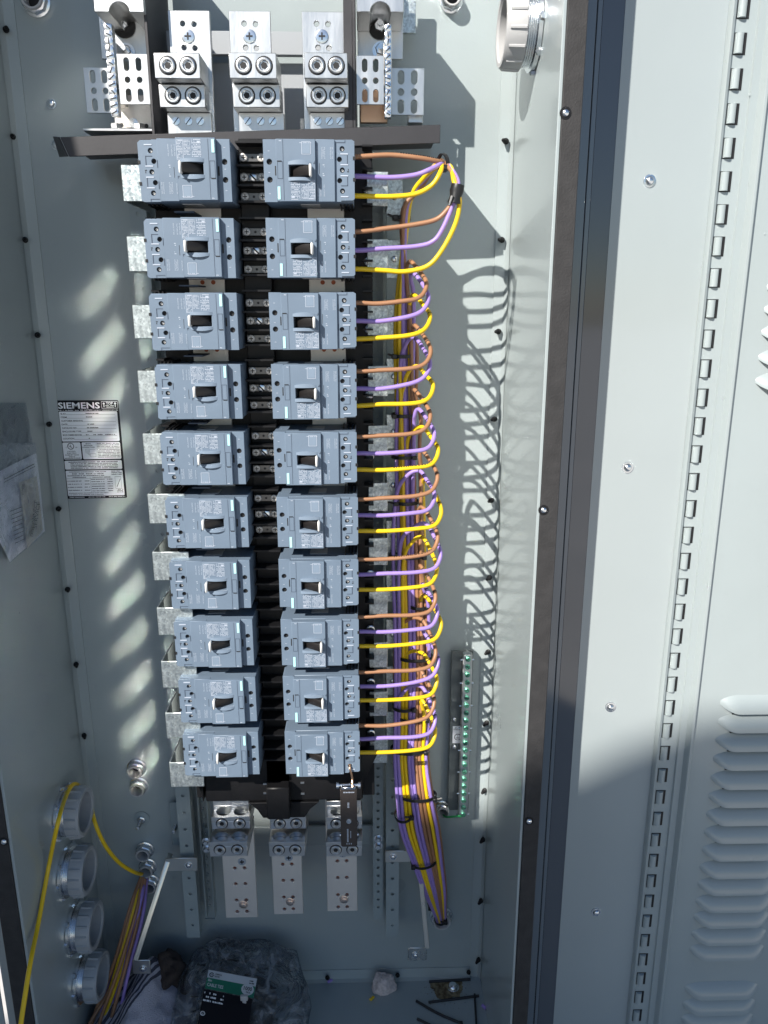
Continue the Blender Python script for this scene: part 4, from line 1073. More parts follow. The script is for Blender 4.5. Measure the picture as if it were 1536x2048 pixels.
m = MB().cyl(c+Vector((-.006, -.008, -.004)), c+Vector((-.010, -.010, -.016)), .003, .002, 6); m.build('loose_end', 'tie', t)
c = atY(886, 326, .068); tie_ring('cable_tie', c, (.6, .3, .1), .011, .011, 'black cable tie gathering the top wires at the barrier tip', group=None)

# ------------------------------------------------------------------ ground bar on the right of the back panel
a0, a1, c0, c1 = bbox_px(899, 941, 1300, 1618, .232)
gb = thing('grounding_bar', ((a0+a1)/2, .235, c0), 'upright grounding bar with green screws on a dark grey plate', 'grounding bar')
MB().box(a0, a1, .2285, .2325, c0, c1).build('mounting_plate', 'plate_grey', gb, .0006)
f0, f1, g0, g1 = bbox_px(922, 940, 1310, 1635, .205)
st = MB().box(f0, f1, .205, .217, g0, g1).build('bar', 'alu', gb, .0008)
for z in (g0+.03, (g0+g1)/2, g1-.03): MB().box(f0+.003, f1-.003, .2172, .2283, z-.006, z+.006).build('standoff', 'alu_dull', gb)
ns = 22
gs = None
for i in range(ns):
    z = g0+(g1-g0)*(i+.5)/ns; xm = (f0+f1)/2
    if gs is None:
        m = MB(); m.lathe((0, 0, 0), (0, -1, 0), [(0, .0048), (.003, .0048), (.0038, .0038), (.0038, .0015), (.003, .001), (.003, 0)], 10); gs = m.build('green_screw', 'green_screw', st, loc=(0, 0, 0))
        m = MB(); m.add([(-.0036, -.0040, -.0006), (.0036, -.0040, -.0006), (.0036, -.0040, .0006), (-.0036, -.0040, .0006)], [(0, 1, 2, 3)]); gsl = m.build('screw_slot', 'black_hole', gb, loc=(0, 0, 0)); gsl.parent = st
        c = gs; c2 = gsl
    else:
        c = gs.copy(); col.objects.link(c); c.parent = st; c2 = gsl.copy(); col.objects.link(c2); c2.parent = st
    c.location = Vector((xm, .205, z))-gb.location-st.location; c2.location = c.location; c2.rotation_euler = (0, rnd.uniform(-1, 1), 0)
m = MB()
for i in range(0, ns, 3):
    z = g0+(g1-g0)*(i+.2)/ns; m.cyl((f0-.004, .211, z), (f1+.004, .211, z), .0016, None, 8)
m.build('clamp_pin', 'zinc', st)
la, lb_, lc, ld = bbox_px(905, 926, 1452, 1486, .2283)
lm_ = MB().box(la, lb_, .2279, .2283, lc, ld).build('ground_label', 'lbl_white', gb)
m = MB(); xm, zm = (la+lb_)/2, lc+(ld-lc)*.36; r = (lb_-la)*.34
m.lathe((xm, .2278, zm), (0, -1, 0), [(0, r), (.0001, r), (.0001, r*.82), (0, r*.82)], 20)
m.box(xm-.0004, xm+.0004, .2277, .2278, zm-.001, zm+r*.7); m.box(xm-r*.5, xm+r*.5, .2277, .2278, zm-.0016, zm-.0008); m.box(xm-r*.3, xm+r*.3, .2277, .2278, zm-.0032, zm-.0024)
for kk in range(3): scribble(m, la+.002, lb_-.002, ld-.003-kk*.0025, .0012, lambda x, y: (x, .2278, y), .8)
m.build('print', 'ink', lm_, smooth=False)
for u, v in ((908, 1438), (908, 1493)):
    p = atY(u, v, .2285); m = MB(); panhead(m, p, (0, -1, 0), .005, .004); m.build('plate_screw', 'zinc', gb)
path = spline([atY(886, 1630, .232), atY(893, 1634, .215), atY(910, 1633, .205), atY(926, 1632, .206)], 6)
tag(MB().tube(path, .002, 8).build('ground_wire', 'w_green', loc=path[0]), 'short green wire running into the foot of the grounding bar', 'wire')

# ------------------------------------------------------------------ hex key tool
yt = -.004
a = atY(699, 1572, yt-.006); b_ = atY(699, 1694, yt)
hk = thing('hex_key_tool', b_, 'dark folding hex key tool hanging from the bottom right breaker', 'hex key tool')
x0, x1, z0, z1 = atY(681, 1630, yt).x, atY(714, 1630, yt).x, atY(699, 1694, yt).z, atY(699, 1577, yt).z
m = MB(); m.plate([(x0+.002, z0), (x1-.002, z0), (x1, z0+.003), (x1, z1), (x0, z1), (x0, z0+.003)], [], .003, FRONT(0, yt, 0)); fh = m.build('front_scale', 'tool', hk, .0006)
m = MB(); m.plate([(x0+.002, z0), (x1-.002, z0), (x1, z0+.003), (x1, z1), (x0, z1), (x0, z0+.003)], [], .003, FRONT(0, yt+.012, 0)); m.build('rear_scale', 'tool', hk, .0006)
for k_, xk in enumerate((.2, .4, .6, .8)):
    xx = x0+(x1-x0)*xk; m = MB().box(xx-.0016, xx+.0016, yt+.0035, yt+.0115, z0+.004, z1-.002); m.build('folded_key', 'zinc', hk, .0004)
xm = (x0+x1)/2
m = MB().cyl((x0-.004, yt+.0075, z1+.001), (x1+.004, yt+.0075, z1+.001), .0028, None, 12)
for s_ in (x0-.004, x1+.004): m.cyl((s_-.002, yt+.0075, z1+.001), (s_+.002, yt+.0075, z1+.001), .0052, None, 14)
m.build('pivot_bolt', 'zinc', hk)
m = MB().box(x0+.002, x1-.002, yt-.002, yt+.004, z1-.001, z1+.0035); m.build('end_clip', 'zinc', hk, .0006)
m = MB().cyl((x0-.002, yt+.0075, z0+.018), (x1+.002, yt+.0075, z0+.018), .0026, None, 10)
m.lathe((xm, yt, (z0+z1)/2-.006), (0, -1, 0), [(0, .0045), (.001, .004), (.0012, 0)], 14); m.build('rivet', 'zinc', hk)
ph = Vector((bx(.5)*0+XCR-bx(.135), .012, ROWZ[9]-(bzv(.185)))); 
m = MB(); m.tube(spline([(xm+.006, yt+.0075, z1-.004), (xm+.006, yt+.0075, z1+.014), (ph.x, .004, ph.z-.004), (ph.x, .009, ph.z), (ph.x, .0124, ph.z+.001)], 5), .0017, 6); m.build('hex_key', 'copper', hk)
m = MB(); mp = lambda x, y: (x, yt-.0002, y)
for (z_, n_) in ((z1-.008, 5),): scribble(m, x0+.005, x1-.004, z_, .0022, mp, .95)
for kk in range(4): m.box(xm-.002, xm+.001, yt-.0002, yt, z1-.026-kk*.0026, z1-.0275-kk*.0026)
for kk in range(11): m.box(xm-.0032, xm-.0008, yt-.0002, yt, z0+.034-kk*.0023, z0+.0325-kk*.0023)
for kk in range(6): m.box(xm+.002, xm+.0034, yt-.0002, yt, z0+.030-kk*.0023, z0+.0286-kk*.0023)
for kk in (-1, 0, 1): m.box(xm+kk*.0035-.0007, xm+kk*.0035+.0007, yt-.0002, yt, z0+.005, z0+.0075)
m.build('lettering', 'print', fh, smooth=False)

# ------------------------------------------------------------------ maker's label on the back panel
YLb = YB-.0012
TLc, TRc, BLc, BRc = [atY(80+x/7.68, 780+y/7.68, YLb) for x, y in ((235, 160), (1202, 155), (408, 1672), (1338, 1655))]
def lab(x, y, d=0.):   # x right 0..1, y down 0..1
    p = (TLc*(1-x)+TRc*x)*(1-y)+(BLc*(1-x)+BRc*x)*y; return Vector((p.x, YLb-d, p.z))
lbt = thing('rating_label', lab(.5, 1), 'black and white maker label stuck on the shaded back panel', 'label')
def lrect(m, x0, x1, y0, y1, d, r=.018):
    pts = []
    for (cx, cy, a0) in ((x1-r, y1-r*.64, 0), (x0+r, y1-r*.64, 90), (x0+r, y0+r*.64, 180), (x1-r, y0+r*.64, 270)):
        for i in range(4):
            q = R_(a0+30*i); pts.append(lab(cx+r*math.cos(q), cy+r*.64*math.sin(q), d))
    m.add(pts, [tuple(range(len(pts)))])
m = MB(); lrect(m, 0, 1, 0, 1, 0); m.build('backing', 'lbl_black', lbt)
m = MB()
for q in ((.035, .965, .110, .410), (.035, .325, .420, .592), (.345, .965, .420, .592), (.035, .965, .606, .696), (.035, .965, .708, .972)): lrect(m, *q, .0002)
m.build('white_field', 'lbl_white', lbt)
LM = lambda d: (lambda x, y: lab(x, y, d))
def ltext(m, body, x, y, w, h, d=.0004, bold=0): add_text(m, body, (x, y, w, -h), LM(d), bold)
m = MB(); ltext(m, 'SIEMENS', .035, .080, .665, .060, bold=.0015)
for x0, x1, y0, y1 in ((.725, .985, .012, .015), (.725, .985, .078, .081), (.725, .729, .012, .081), (.981, .985, .012, .081)): m.quad(lab(x0, y0, .0003), lab(x1, y0, .0003), lab(x1, y1, .0003), lab(x0, y1, .0003))
ltext(m, 'TOP', .80, .043, .11, .026, bold=.002)
for x in (.765, .945):
    m.add([lab(x-.022, .038, .0004), lab(x, .020, .0004), lab(x+.022, .038, .0004)], [(0, 1, 2)]); m.quad(lab(x-.006, .038, .0004), lab(x+.006, .038, .0004), lab(x+.006, .068, .0004), lab(x-.006, .068, .0004))
scribble(m, .79, .92, .058, -.008, LM(.0004)); scribble(m, .79, .92, .072, -.008, LM(.0004))
scribble(m, .03, .36, .102, -.007, LM(.0004)); ltext(m, 'UL LISTED', .38, .103, .19, .012, bold=.001); scribble(m, .58, .98, .102, -.007, LM(.0004))
scribble(m, .05, .30, .988, -.007, LM(.0004)); scribble(m, .36, .64, .988, -.007, LM(.0004)); scribble(m, .70, .97, .988, -.007, LM(.0004))
m.build('white_print', 'lbl_white', lbt, smooth=False)
m = MB(); D = .0005
for i, s_ in enumerate(('S.O.', 'ITEM', 'CUSTOMER MARKING', 'DATE', 'CATALOG NO.', 'ENCLOSURE TYPE', 'BOX DIMENSIONS', 'LOCATION')):
    y = .140+i*.0355; ltext(m, s_, .060, y, .021*len(s_)+.008, .016, D, .001)
    xs = .07+.021*len(s_); m.quad(lab(xs, y, D), lab(.93, y, D), lab(.93, y+.0022, D), lab(xs, y+.0022, D))
for x0, x1, y in ((.46, .68, .135), (.46, .56, .170), (.46, .58, .242), (.46, .64, .278), (.46, .54, .313), (.43, .48, .348), (.54, .60, .348), (.62, .70, .348), (.74, .90, .348), (.47, .49, .385)): scribble(m, x0, x1, y, -.011, LM(D), .85)
cxx, cyy = .165, .458
n = 24
for k in range(n):
    q0, q1 = 2*math.pi*k/n, 2*math.pi*(k+1)/n
    f = lambda q, r: lab(cxx+r*math.cos(q), cyy+r*.62*math.sin(q), D)
    m.quad(f(q0, .055), f(q1, .055), f(q1, .044), f(q0, .044))
ltext(m, 'U', .135, .466, .03, .026, D, .002); ltext(m, 'L', .165, .476, .025, .024, D, .002)
ltext(m, 'C', .085, .476, .02, .012, D); ltext(m, 'US', .235, .476, .035, .012, D)
for i, (s_, w) in enumerate((('LISTED', .13), ('ELECTRIC', .15), ('CABINET BOX', .23), ('E4016', .10))):
    ltext(m, s_, .17-w/2, .516+i*.018, w, .011, D, .001)
scribble(m, .05, .31, .584, -.009, LM(D), .95)
for i, (s_, w) in enumerate((('MAIN', .08), ('BREAKER', .14), ('CONNECTORS', .2))): ltext(m, s_, .45-w/2, .440+i*.018, w, .011, D, .001)
for i in range(4):
    x = .40+i*.02; m.quad(lab(x, .485, D), lab(x+.004, .485, D), lab(x+.004, .53, D), lab(x, .53, D)); m.quad(lab(x, .53, D), lab(x+.004, .53, D), lab(.455, .545+i*.006, D), lab(.455, .542+i*.006, D))
for x0, x1, y0, y1 in ((.47, .56, .492, .494), (.47, .56, .535, .537), (.47, .473, .535, .57), (.557, .56, .535, .57), (.47, .56, .568, .57), (.575, .577, .43, .585)): m.quad(lab(x0, y0, D), lab(x1, y0, D), lab(x1, y1, D), lab(x0, y1, D))
for i in range(10): scribble(m, .59, .955, .436+i*.0155, -.008, LM(D), .88)
for i in range(5): scribble(m, .10+.03*(i > 0), .90, .625+i*.0155, -.009 if i else -.011, LM(D), .9)
scribble(m, .09, .70, .725, -.008, LM(D), .9); ltext(m, 'EGK  KGK  KEGK or HEGK', .14, .748, .52, .014, D, .001)
scribble(m, .06, .66, .765, -.009, LM(D), .9); scribble(m, .14, .36, .782, -.009, LM(D), .95); scribble(m, .46, .76, .782, -.009, LM(D), .95)
for i in range(4): scribble(m, .05, .28, .82+i*.032, -.009, LM(D), .85); scribble(m, .32, .41, .82+i*.032, -.009, LM(D), .9)
for i in range(6): scribble(m, .44, .66, .805+i*.024, -.009, LM(D), .85); scribble(m, .70, .79, .805+i*.024, -.009, LM(D), .9)
for x0, x1, y0, y1 in ((.04, .79, .789, .791), (.425, .428, .775, .94), (.83, .93, .775, .778), (.83, .833, .775, .90), (.927, .93, .775, .90), (.83, .93, .898, .90)): m.quad(lab(x0, y0, D), lab(x1, y0, D), lab(x1, y1, D), lab(x0, y1, D))
m.quad(lab(.85, .88, D), lab(.855, .885, D), lab(.92, .80, D), lab(.915, .795, D))
for i in range(3): scribble(m, .78, .95, .722+i*.017, -.009, LM(D), .9); scribble(m, .85, .95, .912+i*.014, -.008, LM(D), .9)
scribble(m, .05, .70, .945, -.007, LM(D), .85); scribble(m, .05, .62, .962, -.007, LM(D), .85)
m.build('black_print', 'ink', lbt, smooth=False)
# faint pouch and papers on the left wall
def onwall(u, v, off=.0): return atX(u, v, XL+off)
pch = thing('document_pouch', onwall(40, 960), 'clear pouch with white papers and a cream tag on the left wall', 'document pouch')
def wallsheet(pts, off, name, mt, bulge=.0):
    P = [onwall(u, v, off) for u, v in pts]
    m = MB(); n = 8; vs = []
    for i in range(n+1):
        for j in range(n+1):
            a, b2 = i/n, j/n; p = (P[0]*(1-a)+P[1]*a)*(1-b2)+(P[3]*(1-a)+P[2]*a)*b2
            p = p+Vector((bulge*math.sin(math.pi*a)*math.sin(math.pi*b2)+bulge*.2*math.sin(7*a+3*b2), 0, 0)); vs.append(p)
    m.add(vs, [(i*(n+1)+j, (i+1)*(n+1)+j, (i+1)*(n+1)+j+1, i*(n+1)+j+1) for i in range(n) for j in range(n)])
    return m.build(name, mt, pch)
wallsheet([(-60, 972), (72, 906), (90, 1062), (20, 1124)], .006, 'paper', 'paper', .003)
wallsheet([(38, 965), (73, 952), (86, 1060), (54, 1098)], .011, 'tag', 'tag_paper', .002)
wallsheet([(-70, 890), (70, 885), (92, 1066), (18, 1128)], .017, 'clear_sleeve', 'sleeve', .004)
wallsheet([(-60, 804), (52, 806), (66, 890), (-60, 890)], .002, 'upper_sleeve', 'sleeve', .001)
m = MB()
def wmap(u, v, off=.0155): return onwall(u, v, off)
def wline(u0, v0, u1, v1, th=1.2, off=.0110): m.quad(wmap(u0, v0, off), wmap(u1, v1, off), wmap(u1, v1+th, off), wmap(u0, v0+th, off))
wline(8, 964, 70, 932, 1.4); wline(8, 958, 68, 927, 2)
for kk in range(9): wline(20+kk*1.2, 1022+kk*8, 44+kk*.6, 1013+kk*8, 1.5)
m.build('print', 'ink', pch, smooth=False)
m = MB()
def tagtext(body, u0, v0, u1, v1, hw):
    vs, fs = text_geo(body, 1.); xx = max(v.x for v in vs); yy = max(v.y for v in vs)
    d = Vector((u1-u0, v1-v0, 0)); nn = Vector((-d.y, d.x, 0)).normalized()*-hw
    m.add([wmap(u0+d.x*v.x/xx-nn.x*v.y/yy, v0+d.y*v.x/xx-nn.y*v.y/yy, .0145) for v in vs], fs)
tagtext('SERVICE', 73, 1058, 80, 1004, -6); tagtext('DISCONNECT', 66, 1074, 75, 1002, -6); tagtext('LOCKED', 48, 990, 50, 968, -5)
m.build('tag_print', 'ink', pch, smooth=False)

# ------------------------------------------------------------------ loose wires at lower left
yws = [('brown', (283, 1752), (262, 1810), (230, 1920), (196, 2010), (176, 2070)), ('yellow', (284, 1754), (268, 1820), (232, 1940), (200, 2050), (190, 2090)),
       ('brown', (286, 1755), (272, 1825), (238, 1935), (204, 2030), (190, 2080)), ('purple', (288, 1754), (282, 1800), (250, 1925), (212, 2040), (200, 2090)),
       ('yellow', (285, 1756), (266, 1830), (240, 1945), (208, 2035), (186, 2085)), ('brown', (290, 1758), (276, 1840), (248, 1945), (222, 2040), (210, 2090)),
       ('purple', (287, 1758), (266, 1850), (222, 1960), (205, 2020), (220, 2090)), ('purple', (293, 1757), (286, 1830), (258, 1940), (236, 2045), (226, 2090)),
       ('brown', (282, 1757), (258, 1840), (222, 1970), (186, 2035), (168, 2070))]
cnt = {}
for q, (nm, *pp) in enumerate(yws):
    dep = [.235, .19, .155, .125, .105]
    path = spline([atY(u, v, d-(q % 3)*.007) for (u, v), d in zip(pp, dep)], 7)
    cnt[nm] = cnt.get(nm, 0)+1
    o = MB().tube(path, .0036, 8).build('loose_wire', WN[nm], loc=path[0], sharp=80)
    lb = {'brown': ['brown loose wire outermost on the left of the lower-left bundle', 'brown loose wire between the two yellow strands of the lower-left bundle', 'brown loose wire near the right side of the lower-left bundle', 'brown loose wire lowest and furthest left in the lower-left bundle'],
          'yellow': ['yellow loose wire further left of the two in the lower-left bundle', 'yellow loose wire crossing over the brown ones in the lower-left bundle'],
          'purple': ['purple loose wire in the middle of the lower-left bundle', 'purple loose wire crossing from left to right low in the lower-left bundle', 'purple loose wire along the right edge of the lower-left bundle']}[nm][cnt[nm]-1]
    tag(o, lb, 'wire', 'loose wires hanging at lower left')
pts = [(atY(287, 1749, .235)), atY(268, 1744, .20), atY(238, 1725, .17), atY(210, 1690, .15), atY(190, 1645, .142), atX(176, 1592, XL+.018), atX(150, 1568, XL+.020), atX(132, 1592, XL+.022), atX(116, 1645, XL+.035), atY(98, 1730, .03), atY(76, 1850, -.03), atY(60, 1930, -.10), atY(40, 2060, -.16), atY(36, 2110, -.18)]
path = spline(pts, 8)
tag(MB().tube(path, .0036, 10).build('loose_wire', 'w_yellow', loc=path[0], sharp=80), 'long yellow wire hooked over the topmost bushing and hanging out of the cabinet', 'wire')

# ------------------------------------------------------------------ things lying on the cabinet floor
def blob(n1, n2, f):
    m = MB(); vs = [f(i/n1, j/n2) for i in range(n1+1) for j in range(n2+1)]
    m.add(vs, [(i*(n2+1)+j, (i+1)*(n2+1)+j, (i+1)*(n2+1)+j+1, i*(n2+1)+j+1) for i in range(n1) for j in range(n2)]); return m
from mathutils import noise
def fbm(p, s): return noise.fractal(Vector(p)*s, 1.0, 2.0, 4)
# bag of cable ties
fl = lambda u, v: atZ(u, v, ZF)
bagc = atY(455, 1990, .15)
bag = thing('cable_tie_bag', (bagc.x, .15, ZF), 'clear plastic bag of black cable ties with a green and white card', 'bag')
xa0, xa1 = atY(345, 1960, .17).x, atY(600, 1940, .19).x
def pil(sx0, sx1, y0, y1, h, amp, seed, ztop):
    def f(a, b2):
        th, t2 = a*math.pi, b2*2*math.pi
        cx_, cy_ = (sx0+sx1)/2, (y0+y1)/2
        n = lambda q: math.copysign(abs(q)**.65, q)
        x = cx_+(sx1-sx0)/2*n(math.cos(t2))*math.sin(th)**.6; y = cy_+(y1-y0)/2*n(math.sin(t2))*math.sin(th)**.6
        z = ZF+.002+h*.5*(1-n(math.cos(th))*1.0)
        d = fbm((x, y, z+seed), 14)*amp; lean = (y-y0)/(y1-y0)*ztop*(z-ZF)/h
        return Vector((x+d, y+d*.6, max(ZF+.001, z+lean+d*.8)))
    return blob(34, 60, f)
pil(xa0+.055, xa1-.045, .04, .195, .050, .009, 0, .04).build('tie_heap', 'bag_dark', bag)
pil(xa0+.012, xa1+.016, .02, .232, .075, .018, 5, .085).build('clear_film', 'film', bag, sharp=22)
# ties showing through
m = MB()
for kk in range(46):
    x = rnd.uniform(xa0+.04, xa1-.05); y = rnd.uniform(.03, .2); z = ZF+.055+.05*(y/.2)
    q = rnd.uniform(-.5, .5)+1.2; L = rnd.uniform(.02, .06); d = Vector((math.cos(q)*L, -.3*L, math.sin(q)*L*.25)); p = Vector((x, y, z))
    m.cyl(p-d*.5, p+d*.5, .002, .0014, 5)
tz = m.build('ties_inside', 'tie', bag); tz['kind'] = 'stuff'
cy_ = .055
K = [atY(u, v, yy) for u, v, yy in ((417, 1940, .10), (514, 1958, .10), (507, 1996, .06), (410, 1976, .06))]
def cardp(x, y, d=0.): 
    p = (K[0]*(1-x)+K[1]*x)*(1-y)+(K[3]*(1-x)+K[2]*x)*y; return p+Vector((0, -d, d*.4))
def crect(m, x0, x1, y0, y1, d): m.quad(cardp(x0, y0, d), cardp(x1, y0, d), cardp(x1, y1, d), cardp(x0, y1, d))
m = MB(); crect(m, 0, 1, 0, 1, .0); crect(m, 0, 1, 0, 1, -.0012); cd = m.build('header_card', 'card_white', bag, smooth=False)
m = MB(); crect(m, 0, 1, .40, 1, .0006); m.build('green_band', 'card_green', cd, smooth=False)
m = MB(); n = 16
m.add([cardp(.85+.13*math.cos(2*math.pi*k/n), .62+.30*math.sin(2*math.pi*k/n), .0010) for k in range(n)], [tuple(range(n))])
add_text(m, 'CABLE TIES', (.03, .84, .33, -.17), lambda x, y: cardp(x, y, .001), .003); add_text(m, '8in', (.03, .58, .08, -.13), lambda x, y: cardp(x, y, .001), .002)
m.build('white_print', 'card_white', cd, smooth=False)
m = MB(); add_text(m, '1000', (.77, .66, .17, -.20), lambda x, y: cardp(x, y, .0014), .004); add_text(m, 'PACK', (.83, .80, .09, -.09), lambda x, y: cardp(x, y, .0014), .002)
for k in range(14):
    q0, q1 = R_(40+k*20), R_(60+k*20); f = lambda q, r: cardp(.085+r*.42*math.cos(q), .21+r*1.1*math.sin(q), .001)
    m.quad(f(q0, .12), f(q1, .12), f(q1, .075), f(q0, .075))
crect(m, .075, .135, .19, .235, .001)
add_text(m, 'COMMERCIAL', (.15, .17, .14, -.08), lambda x, y: cardp(x, y, .001), .001); add_text(m, 'ELECTRIC', (.15, .30, .10, -.08), lambda x, y: cardp(x, y, .001), .001)
scribble(m, .86, .96, .18, -.06, lambda x, y: cardp(x, y, .001), .9); scribble(m, .86, .96, .30, -.06, lambda x, y: cardp(x, y, .001), .9)
m.build('dark_print', 'ink', cd, smooth=False)
K2 = K; low = [atY(u, v, yy) for u, v, yy in ((408, 1978, .058), (505, 1998, .058), (494, 2075, .0), (394, 2055, .0))]
def lowp(x, y, d=0.): return (low[0]*(1-x)+low[1]*x)*(1-y)+(low[3]*(1-x)+low[2]*x)*y+Vector((0, -d, d*.4))
m = MB(); m.quad(lowp(0, 0), lowp(1, 0), lowp(1, 1), lowp(0, 1)); cb = m.build('black_card', 'lbl_black', bag, smooth=False)
m = MB()
for kk in range(3): scribble(m, .02, .42, .10+kk*.10, -.05, lambda x, y: lowp(x, y, .0006), .85)
for k in range(12):
    q0, q1 = R_(k*30), R_(k*30+30); f = lambda q, r: lowp(.06+r*math.cos(q), .62+r*1.2*math.sin(q), .0006); m.quad(f(q0, .05), f(q1, .05), f(q1, .036), f(q0, .036))
add_text(m, 'UL', (.035, .66, .05, -.07), lambda x, y: lowp(x, y, .0006)); m.build('white_print', 'card_white', cb, smooth=False)
m = MB(); m.box(0, .013, 0, .006, 0, .010); m.box(.003, .010, .001, .004, -.05, 0)
tw = atY(481, 1990, .052)
m.v = [v+Vector((tw.x, tw.y-.004, tw.z-.01)) for v in m.v]; m.build('grey_tie', 'pvc_lt', bag, .0008)
# towel and rag
tx0, tx1 = atY(158, 2020, .08).x, atY(372, 2020, .08).x
def tow(a, b2):
    x = tx0+(tx1-tx0)*a; y = .19-.26*b2
    ridge = math.sin(math.pi*min(1, a*1.02))**.55
    z = ZF+.012+.085*ridge*(1-.35*b2)+.012*math.sin(a*14+b2*5)*ridge+fbm((x*1.0, y, 2), 9)*.030*ridge+fbm((x, y, 7), 24)*.006*ridge
    return Vector((x, y, max(ZF+.002, z)))
m = blob(46, 46, tow); o = m.build('towel', 'towel', loc=(tx0, .1, ZF), sharp=180)
uvl = o.data.uv_layers.new(name='UVMap')
for lp2 in o.data.loops:
    vi = lp2.vertex_index
    if vi < 47*47: uvl.data[lp2.index].uv = (1-((vi//47)/46*.55+(vi % 47)/46*.45), (vi % 47)/46)
sm_ = o.modifiers.new('thickness', 'SOLIDIFY'); sm_.thickness = .003
tag(o, 'light grey towel with dark stripes crumpled in the lower left corner', 'towel')
rc = atY(335, 1935, .17)
def rag(a, b2):
    th, t2 = a*math.pi, b2*2*math.pi; p = Vector((math.sin(th)*math.cos(t2)*.05, math.sin(th)*math.sin(t2)*.045, math.cos(th)*.06))
    d = 1+fbm(p+Vector((3, 1, 2)), 22)*.5; q = p*d*.72+Vector((rc.x-.004, .185, ZF+.075)); q.z = max(ZF+.001, q.z); q.y = min(q.y, .238); return q
tag(blob(26, 40, rag).build('rag', 'cloth_dark', loc=(rc.x, .175, ZF), sharp=180), 'dark brown rag bunched up behind the towel', 'rag')
# stone
sc_ = fl(768, 1978)
def stn(a, b2):
    th, t2 = a*math.pi, b2*2*math.pi; p = Vector((math.sin(th)*math.cos(t2), math.sin(th)*math.sin(t2), math.cos(th)))
    d = 1.0
    for nv, of in (((.8, -.5, .5), .62), ((-.8, -.4, .55), .60), ((.1, -.7, .7), .66), ((.2, .9, .4), .7), ((-.9, .3, .1), .78), ((.95, .3, .1), .82), ((.1, 0, 1), .68), ((-.3, -.9, .1), .70), ((.5, -.85, -.1), .74)):
        q = p.dot(Vector(nv).normalized()); 
        if q > 0: d = min(d, of/q)
    d *= 1+fbm(p, 3)*.10+fbm(p, 11)*.03
    return Vector((sc_.x+p.x*d*.029, sc_.y+p.y*d*.023, max(ZF+.0005, ZF+.014+p.z*d*.025)))
tag(blob(26, 36, stn).build('stone', 'stone', loc=sc_, sharp=30), 'pale pitted lump of stone on the cabinet floor', 'stone')
def lie(u0, v0, u1, v1, r, name, mt, label, cat, lift=.003, bend=0., head=True, group=None, r1=None):
    a, b2 = fl(u0, v0)+Vector((0, 0, lift)), fl(u1, v1)+Vector((0, 0, lift)); mid = (a+b2)/2+Vector((0, bend, 0))
    path = spline([a, mid, b2], 6); o = MB().tube(path, r, 6, ry=r*.55).build(name, mt, loc=a)
    tag(o, label, cat, group)
    if head and cat == 'cable tie':
        m = MB().box(b2.x-.0035, b2.x+.0035, b2.y-.0035, b2.y+.0035, b2.z-.0025, b2.z+.003); m.build('locking_head', mt, o, .0008, loc=a)
    return o
lie(741, 2003, 747, 1997, .0045, 'wire_scrap', 'w_yellow', 'short yellow scrap of wire in front of the stone', 'wire scrap', .0045, head=False)
lie(655, 1966, 665, 1962, .003, 'wire_scrap', 'w_purple', 'tiny purple scrap of insulation near the back corner', 'wire scrap', .003, head=False)
lie(964, 2012, 972, 2020, .003, 'wire_scrap', 'w_purple', 'tiny purple scrap of insulation beside the longest black offcut', 'wire scrap', .003, head=False)
G = 'black cable tie offcuts on the cabinet floor'
lie(858, 1966, 941, 1961, .0026, 'tie_offcut', 'tie', 'black tie offcut lying across the brown stain', 'cable tie', head=False, group=G)
lie(857, 2007, 958, 1994, .0026, 'tie_offcut', 'tie', 'black tie offcut lying just in front of the bolt head', 'cable tie', head=False, group=G)
lie(832, 2004, 922, 2049, .0026, 'tie_offcut', 'tie', 'curved black tie offcut slanting down to the right', 'cable tie', bend=-.004, group=G)
lie(834, 2040, 880, 2062, .0026, 'tie_offcut', 'tie', 'black tie offcut cut off by the bottom edge', 'cable tie', group=G)
lie(949, 1990, 953, 2060, .0026, 'tie_offcut', 'tie', 'upright black tie offcut crossing the one in front of the bolt', 'cable tie', group=G)
lie(958, 1938, 975, 2022, .0026, 'tie_offcut', 'tie', 'long black tie offcut along the right wall', 'cable tie', lift=.004, group=G)
lie(966, 1932, 990, 2062, .0018, 'steel_rod', 'zinc', 'thin bright steel rod leaning along the right wall', 'rod', lift=.004, head=False)
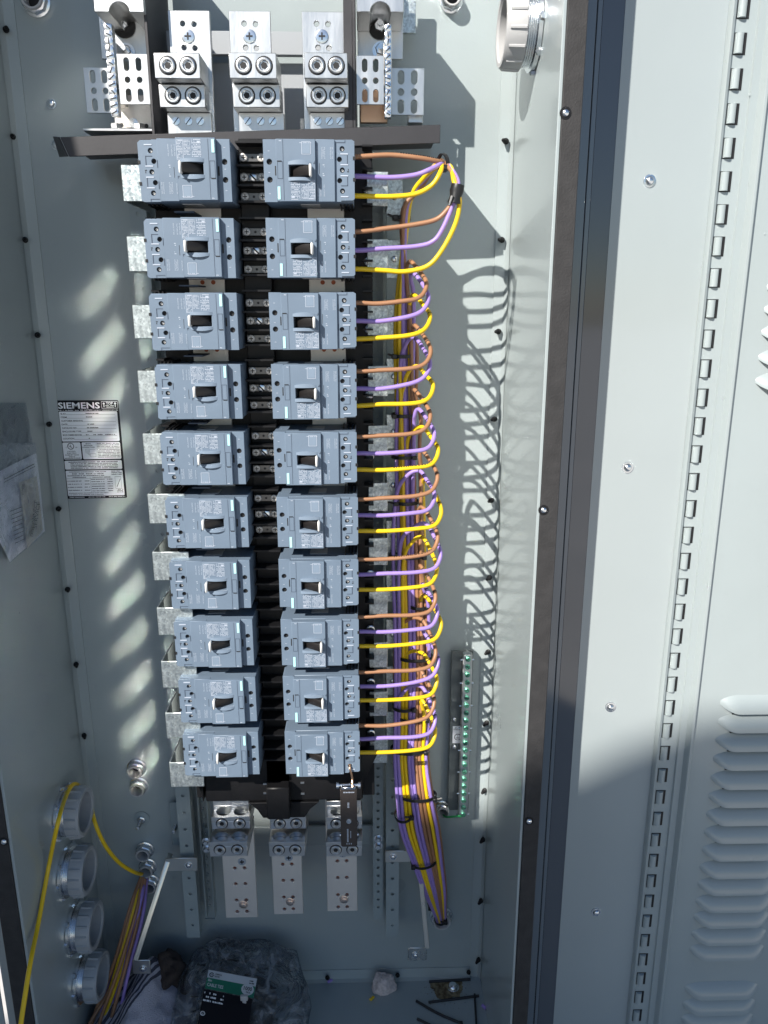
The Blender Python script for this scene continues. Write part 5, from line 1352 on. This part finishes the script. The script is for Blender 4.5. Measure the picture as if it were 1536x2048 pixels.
# spill: dry brown crumbs round the floor bolt
def stain():
    m_, nt, b = new_mat('dried_brown_spill'); b.inputs['Roughness'].default_value = .9
    tc = nt.nodes.new('ShaderNodeTexCoord'); n = nt.nodes.new('ShaderNodeTexNoise'); n.inputs['Scale'].default_value = 90; n.inputs['Detail'].default_value = 6
    nt.links.new(tc.outputs['Object'], n.inputs['Vector']); cr = nt.nodes.new('ShaderNodeValToRGB')
    cr.color_ramp.elements[0].position = .35; cr.color_ramp.elements[0].color = (.07, .045, .02, 1); cr.color_ramp.elements[1].position = .65; cr.color_ramp.elements[1].color = (.30, .25, .15, 1)
    nt.links.new(n.outputs['Fac'], cr.inputs[0]); nt.links.new(cr.outputs[0], b.inputs['Base Color']); return m_
M['stain'] = stain()
m = MB(); cc = fl(893, 1968)
ring = []
for k in range(60):
    q = 2*math.pi*k/60; r = 1+.22*fbm((math.cos(q), math.sin(q), 1), 3)
    ring.append(Vector((cc.x+math.cos(q)*.034*r, cc.y+math.sin(q)*.038*r, ZF+.0006)))
m.add(ring+[cc+Vector((0, 0, .0016))], [(k, (k+1) % 60, 60) for k in range(60)])
for kk in range(420):
    q = rnd.uniform(0, 2*math.pi); r = abs(rnd.gauss(.75, .33)); p = Vector((cc.x+math.cos(q)*.036*r, cc.y+math.sin(q)*.040*r, ZF+.001)); s_ = rnd.uniform(.0004, .0012)
    if p.y > YB-.02: continue
    m.add([p+Vector((s_, 0, 0)), p+Vector((-s_*.6, s_, 0)), p+Vector((-s_*.5, -s_, 0)), p+Vector((0, 0, s_*1.3))], [(0, 1, 3), (1, 2, 3), (2, 0, 3)])
o = m.build('dirt', 'stain', loc=cc, smooth=False); tag(o, 'dried brown granular dirt round the floor bolt', 'dirt', kind='stuff')

# print, tiny teeth and grooves too small to pick apart one by one
SMALL = {'lug_tooth', 'grip_rib', 'seam', 'rating_print', 'side_print', 'terminal_recess', 'terminal_screw', 'cover_groove', 'cover_bar', 'latch', 'mounting_hole', 'lock_slot',
         'white_print', 'black_print', 'dark_print', 'print', 'tag_print', 'wire_print', 'lettering', 'strip_slot', 'screw_slot', 'foot_screw', 'clamp_pin', 'wire_port', 'white_field'}
for o in bpy.data.objects:
    if o.parent is not None and o.name.split('.')[0] in SMALL: o['kind'] = 'stuff'
